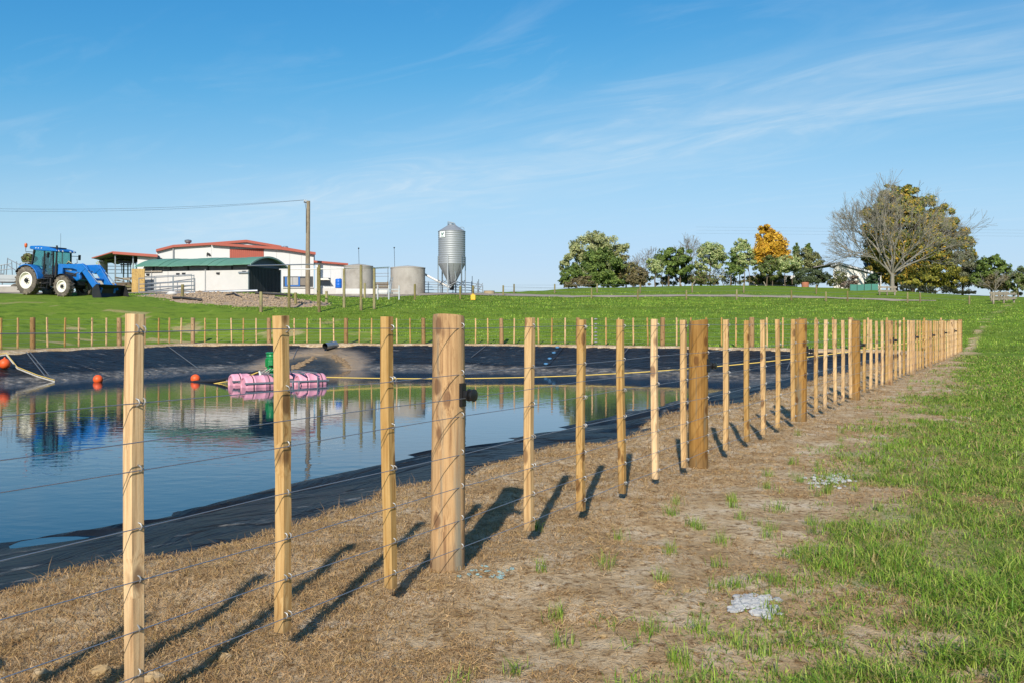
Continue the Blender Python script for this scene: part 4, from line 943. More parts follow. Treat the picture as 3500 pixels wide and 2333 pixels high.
# sign on the silo
sg = thing('silo_sign', 'square white sign with a green leaf mark on the silo', 'sign', (cx - .95, cy - 1.1, zt - .3))
an = R(-128); e_ = Vector((-math.sin(an), math.cos(an), 0)); nn = Vector((math.cos(an), math.sin(an), 0)); so = Vector((cx, cy, zt - .36)) + nn * (Rs + .03)
def sgp(a, b_, o_=0): return so + e_ * a + Vector((0, 0, b_)) + nn * o_
plate = MB().prism([sgp(-.33, -.29), sgp(.33, -.29), sgp(.33, .29), sgp(-.33, .29)], nn * .02).build('plate', pm('white_sign', (.72, .76, .74), .5), sg)
M_sgn = pm('sign_green', (.03, .12, .09), .5)
for pts in ([(-.19, .18), (-.05, .15), (.02, .02), (.03, -.12), (-.03, -.05), (-.1, .06)], [(.20, .20), (.08, .13), (.03, .02), (.04, -.12), (.10, -.02), (.19, .08)], [(-.2, .04), (-.1, -.04), (0, -.12), (-.11, -.10)]):
    MB().prism([sgp(a, b_, .022) for a, b_ in pts], nn * .008).build('leaf_mark', M_sgn, plate)
for k in range(6): MB().prism([sgp(-.2 + k * .07, -.24, .022), sgp(-.155 + k * .07, -.24, .022), sgp(-.155 + k * .07, -.19, .022), sgp(-.2 + k * .07, -.19, .022)], nn * .008).build('letter_mark', M_sgn, plate)
au = MB().tube([at(1438, 930, 35), at(1490, 958, 35), at(1537, 982, 35.2)], .11, 10).build('auger_tube', M_pvc, None, True); tag(au, 'white sloping auger tube between the concrete tank and the silo', 'auger')
# pipe yard rails behind the silo
yr = thing('yard_rails', 'grey pipe stock rails running behind the silo legs', 'fence', at(1550, 1003, 33.8))
for y in (964, 972, 981, 990): MB().tube([at(1448, y, 34), at(1545, y + 1, 34), at(1600, y + 2, 34), at(1650, y + 9, 34)], .035, 6).build('rail', M_galv, yr, True)
for x in (1464, 1505, 1548, 1590, 1612, 1632, 1650): MB().tube([at(x, 1008, 34), at(x, 962 if x < 1640 else 975, 34)], .04, 6).build('upright', M_galv, yr, True)
for x0, x1 in ((1612, 1632), (1632, 1650)): MB().tube([at(x0, 998, 33.9), at(x1, 968, 33.9)], .03, 6).build('brace', M_galv, yr, True)
for x, yt in ((1614, 944), (1636, 955)): MB().tube([at(x, 1000, 34.2), at(x, yt, 34.2)], .03, 6).build('tall_rod', M_dkmetal, yr, True)
tg = at(1672, 1006, 34); tr = thing('water_trough', 'low round tan concrete water trough right of the silo rails', 'trough', tg)
MB().lathe(tg, [(.55, -.1), (.55, .33), (.57, .35), (.52, .36), (.5, .30), (.05, .28)], 24).build('bowl', pm('tan_concrete', (.36, .29, .18), .85, 0, .25), tr, 35)
# yellow tub
yb = at(1617, 1026, 43); ytub = thing('yellow_tub', 'small bright yellow tub on a stake in the paddock below the silo', 'tub', yb)
MB().box((yb.x - .19, yb.y - .15, yb.z), (yb.x + .19, yb.y + .15, yb.z + .42)).build('tub_body', M_yellow, ytub, bevel=.04)
MB().box((yb.x - .10, yb.y - .1, yb.z + .42), (yb.x + .1, yb.y + .1, yb.z + .50)).build('tub_neck', M_yellow, ytub, bevel=.02)
MB().tube([yb + Vector((-.02, .18, -.1)), yb + Vector((-.02, .2, .95))], .03, 6).build('stake', M_pole, ytub)
# handling frame
hf = at(1320, 1020, 44); fm = thing('handling_frame', 'small grey metal frame with an upright ladder on the grass before the tank', 'metal frame', hf)
for x, D in ((1291, 44), (1329, 44.5), (1364, 44)):
    q = at(x, 1022, D); q.z = gz(q.x, q.y)
    MB().bar(q, q + Vector((0, 0, 1.15)), .12, .10).build('leg', M_galv, fm)
a = at(1288, 990, 44); b_ = at(1367, 989, 44)
for dz_ in (0, -.28): MB().bar(a + Vector((0, .1, dz_)), b_ + Vector((0, .1, dz_)), .06, .08).build('rail', M_galv, fm)
for dx in (-.0, .22): MB().tube([at(1324, 1005, 44) + Vector((dx, 0, 0)), at(1334, 948, 44) + Vector((dx * .6, .3, 0))], .03, 6).build('ladder_side', M_galv, fm, True)
for k in range(5): MB().tube([at(1324 + k * 2, 1000 - k * 11, 44) + Vector((0, k * .06, 0)), at(1334 + k * 2, 1000 - k * 11, 44) + Vector((0, k * .06, 0))], .02, 6).build('rung', M_galv, fm)

# ------------------------------------------------------------------ poles, old posts, gravel mound
pq = at(1052, 1013, 36.5); pq.z = gz(pq.x, pq.y)
up = thing('power_pole', 'tall weathered wooden power pole beside the white shed', 'pole', pq)
top = at(1054, 687, 36.5)
MB().tube([pq - Vector((0, 0, .5)), pq + Vector((0, 0, 4)), top], [.23, .20, .165], 14).build('shaft', M_pole, up, 40)
MB().bar(top + Vector((-.42, 0, -.1)), top + Vector((.12, 0, -.25)), .1, .1).build('cross_arm', M_dkmetal, up)
for dx in (-.36, -.2): MB().lathe(top + Vector((dx, 0, -.06)), [(.03, 0), (.06, .05), (.06, .12), (.03, .17)], 8).build('insulator', pm('porcelain', (.5, .48, .45), .3), up, True)
MB().tube([top + Vector((-.3, -.05, -.2)), top + Vector((-.17, -.19, -.8)), top + Vector((-.17, -.2, -3))], .02, 6).build('cable', M_black, up)
for j, (dx, ys) in enumerate(((-.36, 704), (-.2, 710))):
    a = top + Vector((dx, 0, .1)); b_ = at(-330, ys, 38); pts = [a * (1 - f) + b_ * f - Vector((0, 0, 4 * f * (1 - f) * (.55 + .12 * j))) for f in np.linspace(0, 1, 24)]
    tag(MB().tube(pts, .010, 5).build('power_line', M_black, None, True), ['upper of the two overhead wires running left from the pole', 'lower of the two overhead wires running left from the pole'][j], 'wire')
for j in range(3):
    a = at(2380, 776 + j * 11, 22); b_ = at(4000, 792 + j * 10, 26); pts = [a * (1 - f) + b_ * f for f in np.linspace(0, 1, 12)]
    tag(MB().tube(pts, .007, 4).build('power_line', M_galv, None), ['topmost', 'middle', 'lowest'][j] + ' faint overhead wire crossing behind the big bare tree', 'wire')
# tall posts carrying a pipe
rk = thing('pipe_rack', 'row of tall round wooden posts carrying a thin overhead pipe', 'pipe rack', onground(1130, 57))
tops = []
for x, yt, D in ((988, 907, 57), (1086, 914, 55), (1091, 906, 59), (1176, 919, 56), (1234, 906, 58), (1279, 918, 57.5)):
    p = onground(x, D); tz = EYE + (1098 - yt) / D; r = .085 if x != 1086 else .06
    MB().tube([p - Vector((0, 0, .3)), p + Vector((0, 0, 1)), (p.x, p.y, tz)], [r * 1.08, r, r * .94], 12).build('post', M_oldpost, rk, 40)
MB().tube([at(848, 908, 52), at(988, 907, 57) + Vector((0, 0, .03)), at(1090, 905, 58.5) + Vector((0, 0, .03))], .035, 7).build('pipe', M_galv, rk, True)
MB().tube([at(955, 921, 54), at(1085, 920, 55), at(1176, 919, 56) + Vector((0, 0, .03)), at(1279, 917, 57) + Vector((0, 0, .02)), at(1330, 913, 50)], .035, 7).build('pipe', M_pvc, rk, True)
# old short posts
op_ = thing('old_fence', 'scattered short lichen covered fence posts below the farm yard', 'fence', onground(900, 58))
for x, yt, D in ((624, 972, 55), (892, 997, 60), (1010, 1000, 55), (1116, 995, 52), (1247, 968, 44), (1418, 971, 43), (1573, 978, 41), (1617, 976, 42.6)):
    p = onground(x, D); tz = max(EYE + (1098 - yt) / D, p.z + .7)
    MB().tube([p - Vector((0, 0, .25)), (p.x, p.y, tz - .02), (p.x, p.y, tz)], [.095, .09, .08], 10).build('post', M_oldpost, op_, 40)
# gravel mound
cm = np.array([-17.6, 56.2])
def mound_z(X, Y):
    ang = R(-8); u_ = (X - cm[0]) * math.cos(ang) + (Y - cm[1]) * math.sin(ang); w_ = -(X - cm[0]) * math.sin(ang) + (Y - cm[1]) * math.cos(ang)
    q = (u_ / 6.6) ** 2 + (w_ / 4.3) ** 2 + (fbm(X * .5, Y * .5, 12, 3) - .5) * .5
    return ground_z(X, Y) - .12 + .42 * np.clip(1 - q, -.2, 1) ** 1.0 * (1 + .0 * q) + (fbm(X * 1.6, Y * 1.6, 14, 4) - .5) * .26 * np.clip(1.2 - q, 0, 1)
mm, Vm = grid_mesh('gravel_mound', np.arange(-26, -9.5, .16), np.arange(50.5, 62, .16), mound_z)
mm.materials.append(pm('mound_gravel', (.36, .265, .18), .95, 0, .4, 5, bump=1.0, bscale=9, dirt=(.2, .14, .09), dirt_amt=.5, dscale=4))
tag(link(bpy.data.objects.new('gravel_mound', mm)), 'brown gravel mound below the green roofed shed', 'mound', kind='structure')
def lump_stuff(name, label, mat, pts, r0, r1, flat=.7, cat='stones'):
    mb = MB()
    for p in pts:
        r = random.uniform(r0, r1); k = len(mb.v); mb.sphere((0, 0, 0), r, 6, 4, (random.uniform(.8, 1.4), random.uniform(.8, 1.3), flat))
        rz = random.uniform(0, 6.28); cs, sn = math.cos(rz), math.sin(rz)
        for i in range(k, len(mb.v)):
            x, y, z = mb.v[i]; j = 1 + random.uniform(-.22, .22); mb.v[i] = (p[0] + (x * cs - y * sn) * j, p[1] + (x * sn + y * cs) * j, p[2] + z * j + r * .2)
    return tag(mb.build(name, mat, None), label, cat, kind='stuff')
pts = []
for k in range(1500):
    x = random.gauss(cm[0], 3.2); y = random.gauss(cm[1] - 1.0, 2.0); pts.append((x, y, float(mound_z(np.array([x]), np.array([y]))[0])))
lump_stuff('mound_stones', 'small brown stones strewn over the gravel mound', pm('mound_stone', (.34, .255, .17), .95, 0, .4, 5), pts, .03, .10)
def mpt(x, y, lift=.1):
    f = lambda X, Y: np.maximum(mound_z(X, Y), ground_z(X, Y)); return hit(x, y, f, 45, 75, lift)
tag(MB().tube([at(458, 1014, 52), at(560, 1008, 52), at(700, 999, 51), at(880, 994, 50.5)], .10, 10).build('pipe', M_galv, None, True), 'long pale grey pipe lying along the top of the gravel mound', 'pipe')
tag(MB().tube([at(872, 1001, 53.5), at(1000, 1009, 53)], .07, 8).build('pipe', M_dkmetal, None, True), 'dark pipe end at the right of the gravel mound by the black wall', 'pipe')
tag(MB().tube([mpt(592, 1024), mpt(630, 1024), mpt(690, 1031)], .08, 8).build('pipe', M_black, None, True), 'short black pipe lying on the left slope of the gravel mound', 'pipe')
tag(MB().tube([mpt(770, 1012, .05), mpt(800, 1010, .12), mpt(826, 1020, .05)], .05, 7).build('pipe', M_black, None, True), 'thin bent black pipe on the upper slope of the gravel mound', 'pipe')
st_ = mpt(588, 1009, .1); tag(MB().sphere(st_, .22, 9, 6, (1.5, 1, .7)).build('stone', M_whitecon, None, True), 'pale rounded rock beside the long pipe on the mound', 'rock')

# ------------------------------------------------------------------ tractor
rw = at(91, 1006, 54.5); rw.z = gz(rw.x, rw.y)
HD = R(-19); hv = Vector((math.cos(HD), math.sin(HD), 0)); lat = Vector((-math.sin(HD), math.cos(HD), 0))
ctr = rw + lat * 1.0; ctr.z = 2.86
trc = thing('tractor', 'blue farm tractor with front loader bucket parked on the grass', 'tractor', ctr, None, True, (0, R(3.6), HD))
def wheel(x, y, r, w, rimr, side, nl):
    c = Vector((x, y, r)); s = side
    tp = [(rimr, -w/2+.05), (rimr + .04, -w/2), (r * .86, -w/2), (r * .95, -w/2+.05), (r * .955, -w/4), (r * .965, 0), (r * .955, w/4), (r * .95, w/2-.05), (r * .86, w/2), (rimr + .04, w/2), (rimr, w/2-.05), (rimr - .02, 0), (rimr, -w/2+.05)]
    ty = MB().lathe(c, tp, 40, 'y', False).build('tyre', M_tyre, trc, 35)
    for k in range(nl):
        for sd in (-1, 1):
            a = 2 * math.pi * (k + (.5 if sd > 0 else 0)) / nl
            p = []
            for f, da in ((.02, 0), (.5, .10), (1.0, .16)):
                aa = a + da * (1 if True else -1); yy = sd * f * w * .49; rad = r * (.985 if f < .9 else .955)
                p.append(c + Vector((math.cos(aa) * rad, yy, math.sin(aa) * rad)))
            mb = MB(); d = (p[0] - c); d.y = 0
            mb.bar(p[0], p[1], .065 * r / .9, .07, d); mb.bar(p[1], p[2], .065 * r / .9, .07, d); mb.build('lug', M_tyre, ty)
    o = s * w / 2
    rm = MB().lathe(c, [(rimr, -s * w * .46), (rimr, o * .92), (rimr - .045, o * .96), (rimr - .05, o * .70), (rimr * .80, o * .45), (rimr * .72, o * .30), (rimr * .45, o * .42), (rimr * .40, o * .62), (.02, o * .62)], 36, 'y', False).build('rim', M_rim, ty, 35)
    MB().lathe(c, [(.001, o * 1.02), (rimr * .20, o * 1.0), (rimr * .26, o * .80), (rimr * .26, o * .6)][::-1], 18, 'y', False).build('hub', M_dkmetal, rm, 35)
    for k in range(8):
        a = k * math.pi / 4; q = c + Vector((math.cos(a) * rimr * .36, o * .63, math.sin(a) * rimr * .36)); MB().lathe(q, [(.025, -.03), (.025, .03)], 6, 'y').build('wheel_nut', M_dkmetal, rm)
for sd in (-1, 1):
    wheel(0, sd * .86, .90, .58, .53, sd, 20); wheel(2.80, sd * .84, .67, .44, .38, sd, 18)
B = lambda *a: MB().box(*a)
B((.3, -.30, .75), (3.35, .30, 1.25)).build('engine_block', M_dkmetal, trc, bevel=.05)
B((-.25, -.35, .6), (.5, .35, 1.2)).build('rear_axle_housing', M_dkmetal, trc, bevel=.06)
MB().tube([(0, -.7, .9), (0, .7, .9)], .14, 12).build('rear_axle', M_dkmetal, trc, True)
MB().tube([(2.8, -.75, .67), (2.8, .75, .67)], .11, 12).build('front_axle', M_dkmetal, trc, True)
hood = MB().prism([(1.72, -.40, 1.30), (1.72, -.40, 2.02), (2.5, -.40, 1.98), (3.35, -.40, 1.78), (3.58, -.40, 1.55), (3.60, -.40, 1.15), (3.3, -.40, 1.02), (2.2, -.40, 1.18)], (0, .80, 0)).build('hood', M_blue, trc, bevel=.09)
B((3.55, -.27, 1.2), (3.615, .27, 1.55)).build('grille', M_dkmetal, hood)
for sd in (-1, 1):
    MB().box((3.5, sd * .36 - .06, 1.56), (3.6, sd * .36 + .06, 1.66)).build('headlight', pm('lamp_glass', (.7, .72, .72), .15), hood, bevel=.02)
    MB().prism([(2.4, sd * .404, 1.35), (3.3, sd * .404, 1.3), (3.3, sd * .404, 1.5), (2.4, sd * .404, 1.6)], (0, sd * .012, 0)).build('side_grille', M_dkmetal, hood)
    MB().prism([(1.85, sd * .404, 1.72), (2.9, sd * .404, 1.66), (2.9, sd * .404, 1.74), (1.85, sd * .404, 1.82)], (0, sd * .01, 0)).build('white_stripe', pm('white_decal', (.75, .77, .8), .4), hood)
# cab
cab = B((.0, -.70, 1.15), (1.72, .70, 1.34)).build('cab_floor', M_dkmetal, trc, bevel=.03)
GL = None
gmt, t, b = newmat('cab_glass'); b.inputs['Base Color'].default_value = (.45, .78, .74, 1); b.inputs['Roughness'].default_value = .03
b.inputs['Transmission Weight'].default_value = .0
trn = N(t, 'ShaderNodeBsdfTransparent'); trn.inputs[0].default_value = (.55, .82, .80, 1); mx = N(t, 'ShaderNodeMixShader'); mx.inputs[0].default_value = .16
gl_ = N(t, 'ShaderNodeBsdfGlossy'); gl_.inputs['Roughness'].default_value = .05; gl_.inputs[0].default_value = (.7, .85, .85, 1)
L(t, trn.outputs[0], mx.inputs[1]); L(t, gl_.outputs[0], mx.inputs[2]); L(t, mx.outputs[0], t.nodes['Material Output'].inputs['Surface'])
for sd in (-1, 1):
    for a, b_, w in (((1.72, sd * .70, 1.3), (1.66, sd * .68, 2.84), .08), ((1.0, sd * .72, 1.3), (.95, sd * .69, 2.84), .07), ((-.05, sd * .70, 1.75), (.12, sd * .68, 2.84), .10), ((1.0, sd * .71, 1.32), (1.72, sd * .70, 1.32), .06), ((1.0, sd * .71, 1.36), (-.05, sd * .70, 1.80), .06)):
        MB().bar(a, b_, w, w).build('pillar', M_dkmetal, trc)
    MB().prism([(1.02, sd * .705, 1.36), (1.69, sd * .705, 1.36), (1.64, sd * .685, 2.82), (.97, sd * .685, 2.82)], (0, -sd * .012, 0)).build('door_glass', gmt, trc)
    MB().prism([(.98, sd * .705, 1.38), (.93, sd * .685, 2.82), (.15, sd * .685, 2.82), (0, sd * .705, 1.80)], (0, -sd * .012, 0)).build('side_glass', gmt, trc)
    MB().bar((1.08, sd * .73, 1.7), (1.08, sd * .73, 2.0), .03, .03).build('door_handle', M_black, trc)
MB().prism([(1.70, -.66, 1.36), (1.70, .66, 1.36), (1.64, .64, 2.82), (1.64, -.64, 2.82)], (.012, 0, 0)).build('windscreen', gmt, trc)
MB().prism([(-.04, -.66, 1.8), (-.04, .66, 1.8), (.10, .64, 2.82), (.10, -.64, 2.82)], (.012, 0, 0)).build('rear_glass', gmt, trc)
rf = MB().prism([(-.22, -.78, 2.90), (-.18, -.78, 3.08), (.6, -.78, 3.12), (1.5, -.78, 3.02), (2.02, -.78, 2.90), (2.02, -.78, 2.80), (1.2, -.78, 2.80), (.3, -.78, 2.82)], (0, 1.56, 0)).build('cab_roof', M_blue, trc, bevel=.07)
B((1.05, -.45, 3.03), (1.55, .45, 3.085)).build('roof_hatch', M_dkmetal, rf, bevel=.02)
for x in (.35, .55, .8): MB().lathe((x, -.785, 2.97), [(.03, -.02), (.03, .01)], 10, 'y').build('roof_marker', pm('white_decal', (.75, .77, .8), .4), rf)
for sd in (-.6, -.3, .3, .6): MB().lathe((2.02, sd, 2.85), [(.06, -.02), (.06, .02)], 12, 'x').build('work_light', pm('lamp_glass', (.7, .72, .72), .15), rf)
MB().box((.3, -.25, 1.34), (.8, .25, 1.75)).build('seat', M_black, trc, bevel=.06); MB().box((.25, -.25, 1.75), (.40, .25, 2.45)).build('seat_back', M_black, trc, bevel=.06)
MB().box((.28, -.14, 2.42), (.38, .14, 2.68)).build('head_rest', M_black, trc, bevel=.04)
MB().tube([(1.35 + .06 * math.sin(a), .2 * math.cos(a), 2.0 + .19 * math.sin(a)) for a in np.linspace(0, 6.283, 17)], .018, 6).build('steering_wheel', M_black, trc, True)
MB().tube([(1.6, 0, 1.4), (1.36, 0, 2.0)], .04, 8).build('steering_column', M_black, trc)
B((1.45, -.35, 1.34), (1.68, .35, 1.75)).build('dashboard', M_black, trc, bevel=.04)
# fenders
def fender(x, z, r, a0, a1, y0, y1, name, mat, th=.05, n=14):
    out = [(x + r * math.cos(R(a)), z + r * math.sin(R(a))) for a in np.linspace(a0, a1, n)]; inn = [(x + (r - th) * math.cos(R(a)), z + (r - th) * math.sin(R(a))) for a in np.linspace(a1, a0, n)]
    return MB().prism([(p, y0, q) for p, q in out + inn], (0, y1 - y0, 0)).build(name, mat, trc, bevel=.02)
for sd in (-1, 1):
    y0, y1 = (-1.16, -.60) if sd < 0 else (.60, 1.16)
    fd_ = fender(0, .90, 1.02, 8, 128, y0, y1, 'rear_fender', M_blue, .07); fender(0, .90, 1.00, 128, 152, y0, y1, 'fender_flap', M_black, .04)
    MB().prism([(.0, sd * .62, 1.35), (.98, sd * .62, 1.25), (.80, sd * .62, 1.55), (.45, sd * .62, 1.85), (0, sd * .62, 1.9)], (0, sd * -.05, 0)).build('fender_side', M_blue, fd_)
    y0, y1 = (-1.06, -.64) if sd < 0 else (.64, 1.06)
    fender(2.80, .67, .78, 35, 172, y0, y1, 'front_fender', M_black, .03)
    for z in (.48, .76, 1.04): B((1.05, min(sd * .70, sd * 1.0), z), (1.5, max(sd * .70, sd * 1.0), z + .04)).build('step', M_dkmetal, trc)
    for x in (1.05, 1.5): MB().bar((x, sd * .92, .46), (x, sd * .8, 1.2), .03, .04).build('step_side', M_dkmetal, trc)
    B((.95, min(sd * .42, sd * .72), .62), (1.6, max(sd * .42, sd * .72), 1.12)).build('fuel_tank', M_dkmetal, trc, bevel=.06)
MB().tube([(1.85, -.60, 1.2), (1.85, -.60, 2.1)], .085, 12).build('exhaust_can', M_dkmetal, trc, True)
MB().tube([(1.85, -.60, 2.1), (1.85, -.60, 3.05), (1.82, -.60, 3.18)], .055, 10).build('exhaust_pipe', M_black, trc, True)
MB().tube([(.1, -.68, 2.7), (-.25, -1.0, 2.7), (-.25, -1.0, 2.95)], .02, 6).build('beacon_arm', M_black, trc, True)
MB().lathe((-.25, -1.0, 2.95), [(.05, 0), (.06, .04), (.085, .06), (.09, .2), (.06, .27), (.01, .29)], 14).build('beacon', M_amber, trc, 35)
for sd in (-1, 1):
    MB().tube([(1.66, sd * .7, 2.6), (1.85, sd * 1.15, 2.62)], .02, 6).build('mirror_arm', M_black, trc)
    B((1.80, sd * 1.22 - .09, 2.38), (1.86, sd * 1.22 + .09, 2.72)).build('mirror', M_black, trc, bevel=.02)
MB().tube([(1.95, .45, 2.0), (2.0, .9, 2.2), (1.9, .95, 2.45)], .018, 6).build('mirror_arm', M_black, trc)
MB().tube([(1.3, .2, 3.1), (1.25, .2, 4.0)], .008, 5).build('aerial', M_black, trc)
# loader
for sd in (-1, 1):
    y = sd * .56
    B((2.05, y - .09, .80), (2.42, y + .09, 2.05)).build('loader_mast', M_blue, trc, bevel=.03)
    arm = MB().prism([(2.1, y - .07, 1.80), (2.1, y - .07, 2.02), (3.1, y - .07, 2.08), (3.95, y - .07, 2.14), (4.25, y - .07, 2.02), (5.25, y - .07, .82), (5.2, y - .07, .52), (4.95, y - .07, .55), (3.95, y - .07, 1.62), (3.2, y - .07, 1.80)], (0, .14, 0)).build('loader_arm', M_blue, trc, bevel=.025)
    MB().prism([(3.55, y - .095, 1.62), (3.85, y - .095, 1.55), (4.3, y - .095, 1.9), (4.0, y - .095, 2.1), (3.6, y - .095, 1.95)], (0, .19, 0)).build('arm_bracket', M_blue, arm, bevel=.02)
    MB().prism([(4.85, y - .095, 1.0), (5.05, y - .095, 1.05), (5.5, y - .095, .75), (5.4, y - .095, .4), (5.1, y - .095, .42)], (0, .19, 0)).build('arm_foot', M_blue, arm, bevel=.02)
    MB().tube([(2.3, y - sd * .14, 1.05), (3.0, y - sd * .14, 1.40)], .06, 10).build('lift_cylinder', M_dkmetal, arm, True)
    MB().tube([(3.0, y - sd * .14, 1.40), (3.7, y - sd * .14, 1.72)], .03, 8).build('lift_rod', M_chrome, arm, True)
    MB().tube([(4.0, y + .12 * sd, 2.12), (4.5, y + .12 * sd, 1.72)], .055, 10).build('tilt_cylinder', M_blue, arm, True)
    MB().tube([(4.3, y + .12 * sd, 1.88), (5.35, y + .12 * sd, .98)], .032, 8).build('tilt_rod', M_chrome, arm, True)
    MB().bar((5.35, y + .1 * sd, 1.0), (5.55, y + .1 * sd, .62), .05, .1).build('link', M_blue, arm)
MB().tube([(4.55, -.56, 1.22), (4.55, .56, 1.22)], .08, 10).build('cross_tube', M_blue, trc, True)
MB().tube([(2.2, -.3, 1.95), (2.6, -.35, 2.15), (3.1, -.45, 2.05)], .03, 6).build('hydraulic_hose', M_black, trc, True)
MB().tube([(2.2, -.2, 1.95), (2.5, -.3, 2.25), (3.0, -.4, 2.05)], .03, 6).build('hydraulic_hose', pm('pale_hose', (.4, .36, .2), .6), trc, True)
# bucket: open scoop, mouth to the front
bp = [(6.15, .03), (5.65, .02), (5.42, .10), (5.32, .32), (5.36, .68), (5.62, .90)]
bw = 1.12; ins_ = [(x + .04 if i > 1 else x, z + .04 if i < 4 else z - .03) for i, (x, z) in enumerate(bp)]
bk = MB().prism([(x, -bw, z) for x, z in bp] + [(x + .04, -bw, z + .035 if i > 0 else z + .02) for i, (x, z) in list(enumerate(ins_))[::-1]], (0, 2 * bw, 0)).build('bucket', M_bucket, trc)
for sd in (-1, 1): MB().prism([(x, sd * bw, z) for x, z in [(6.12, .02), (5.65, .01), (5.41, .09), (5.30, .32), (5.34, .70), (5.60, .92), (5.78, .88)]], (0, sd * .03, 0)).build('bucket_side', M_bucket, bk)
MB().bar((6.13, -bw - .03, .03), (6.13, bw + .03, .03), .12, .03).build('cutting_edge', M_galv, bk)
MB().bar((5.62, -bw - .03, .915), (5.62, bw + .03, .915), .08, .05).build('top_rib', M_bucket, bk)

# trailer behind the tractor
tl = at(40, 1000, 48); tl.z = gz(tl.x, tl.y)
trl = thing('farm_trailer', 'grey flat deck farm trailer with a folded rack behind the tractor', 'trailer', tl, None, True, (0, 0, R(12)))
B((-1.0, -1, .75), (2.6, 1, .95)).build('deck', M_galv, trl, bevel=.02); B((-1.0, -1.03, .95), (2.6, -.97, 1.25)).build('side_board', M_galv, trl)
B((-1.03, -1, .95), (-.97, 1, 1.25)).build('tail_board', M_galv, trl); B((-.9, -1.04, .62), (-.75, -1.0, .74)).build('tail_light', pm('red_lens', (.55, .03, .03), .3), trl, bevel=.01)
B((-.7, -.9, .1), (1.4, -.3, .55)).build('mudguard', pm('pale_grey_paint', (.55, .56, .57), .5), trl, bevel=.08)
for sd in (-1, 1):
    q = MB().lathe((.5, sd * .8, .32), [(.18, -.1), (.32, -.1), (.33, 0), (.32, .1), (.18, .1)], 20, 'y').build('wheel', M_tyre, trl, 35)
MB().bar((2.5, 0, .7), (3.6, 0, .6), .1, .1).build('drawbar', M_galv, trl)
for (a, b_) in (((-.75, -.8, 1.2), (-.68, -.8, 2.25)), ((-.1, -.8, 1.2), (-.0, -.8, 2.45)), ((0, -.8, 2.4), (.9, -.8, 1.9)), ((-.6, -.8, 1.9), (.2, -.8, 2.05)), ((-.65, -.8, 1.55), (.3, -.8, 1.7)), ((.3, -.8, 1.2), (.25, -.8, 2.2)), ((-.45, -.8, 1.2), (-.4, -.8, 1.95)), ((.0, -.8, 1.95), (.9, -.8, 1.3)), ((.7, -.8, 1.2), (.8, -.8, 2.1)), ((.8, -.8, 2.1), (1.4, -.8, 2.15)), ((-.75, .7, 1.2), (-.7, .7, 2.1)), ((.1, .7, 1.2), (.1, .7, 2.3))):
    MB().tube([a, b_], .03, 6).build('rack_bar', M_galv, trl)
lf = at(20, 1003, 50.5); tag(MB().box((lf.x - 3.6, lf.y + 2, lf.z - .4), (lf.x + .9, lf.y + 2.2, lf.z + .55)).build('concrete_wall', M_con, None, bevel=.02), 'low mossy concrete wall behind the trailer at the left edge', 'wall')
ylr = thing('yard_rails', 'pale pipe rails at the far left edge behind the trailer', 'fence', lf)
for y in (936, 947, 958): MB().tube([at(-120, y, 45), at(10, y + 1, 45)], .035, 6).build('rail', M_galv, ylr)
for x in (-100, -40, 8): MB().tube([at(x, 1004, 45), at(x, 934, 45)], .04, 6).build('upright', M_galv, ylr)

# ------------------------------------------------------------------ trees
def leaf_mesh(name, P, Nrm, size, C, seed, asp=1.6):
    r = np.random.default_rng(seed); n = len(P)
    d = r.normal(size=(n, 3)); d /= np.linalg.norm(d, axis=1)[:, None]
    nn = Nrm * 1.3 + d; nn /= np.linalg.norm(nn, axis=1)[:, None]
    a = np.cross(nn, r.normal(size=(n, 3))); a /= np.linalg.norm(a, axis=1)[:, None]; b = np.cross(nn, a)
    s = (size * r.uniform(.6, 1.4, n))[:, None]
    V = np.stack([P - a * s * asp * .5, P - b * s * .42 + a * s * .05, P + a * s * asp * .5, P + b * s * .42 + a * s * .05], 1).reshape(-1, 3)
    me = mesh_np(name, V, np.full(n, 4), np.arange(4 * n)); set_col(me, np.repeat(C, 4, axis=0)); return me
def crown_pts(blobs, n, seed, clump=.2, nclump=40, shell=.5, drop=0):
    r = np.random.default_rng(seed); vol = np.array([b[3] * b[4] + b[4] * b[5] for b in blobs]); P = []; Nn = []
    for bi, b in enumerate(blobs):
        k = max(8, int(nclump * vol[bi] / vol.sum())); m = int(n * vol[bi] / vol.sum())
        d = r.normal(size=(k, 3)); d /= np.linalg.norm(d, axis=1)[:, None]
        rad = r.uniform(shell, 1.0, k) ** .6; ax = np.array(b[3:6]); c = np.array(b[:3]) + d * rad[:, None] * ax
        w = r.uniform(.5, 1.6, k); idx = r.choice(k, m, p=w / w.sum())
        off = r.normal(size=(m, 3)); off /= np.linalg.norm(off, axis=1)[:, None] + 1e-9
        off *= (r.uniform(0, 1, m) ** .45)[:, None] * clump * ax.mean() * r.uniform(.7, 1.5, k)[idx][:, None]
        off[:, 2] *= .75
        p = c[idx] + off; P.append(p); q = off / (clump * ax.mean()) * .8 + d[idx] * .7; q[:, 2] += .35; Nn.append(q / (np.linalg.norm(q, axis=1)[:, None] + 1e-9))
    return np.concatenate(P), np.concatenate(Nn)
def tree_root(name, label, cat, x, D, group=None):
    p = onground(x, D); return thing(name, label, cat, p, group), p
def branchy(root, rad, segs):             # segs: (p0, p1, r0, r1)
    mb = MB()
    for a, b_, r0, r1 in segs: mb.tube([a, b_], [r0, r1], 5, False)
    return mb
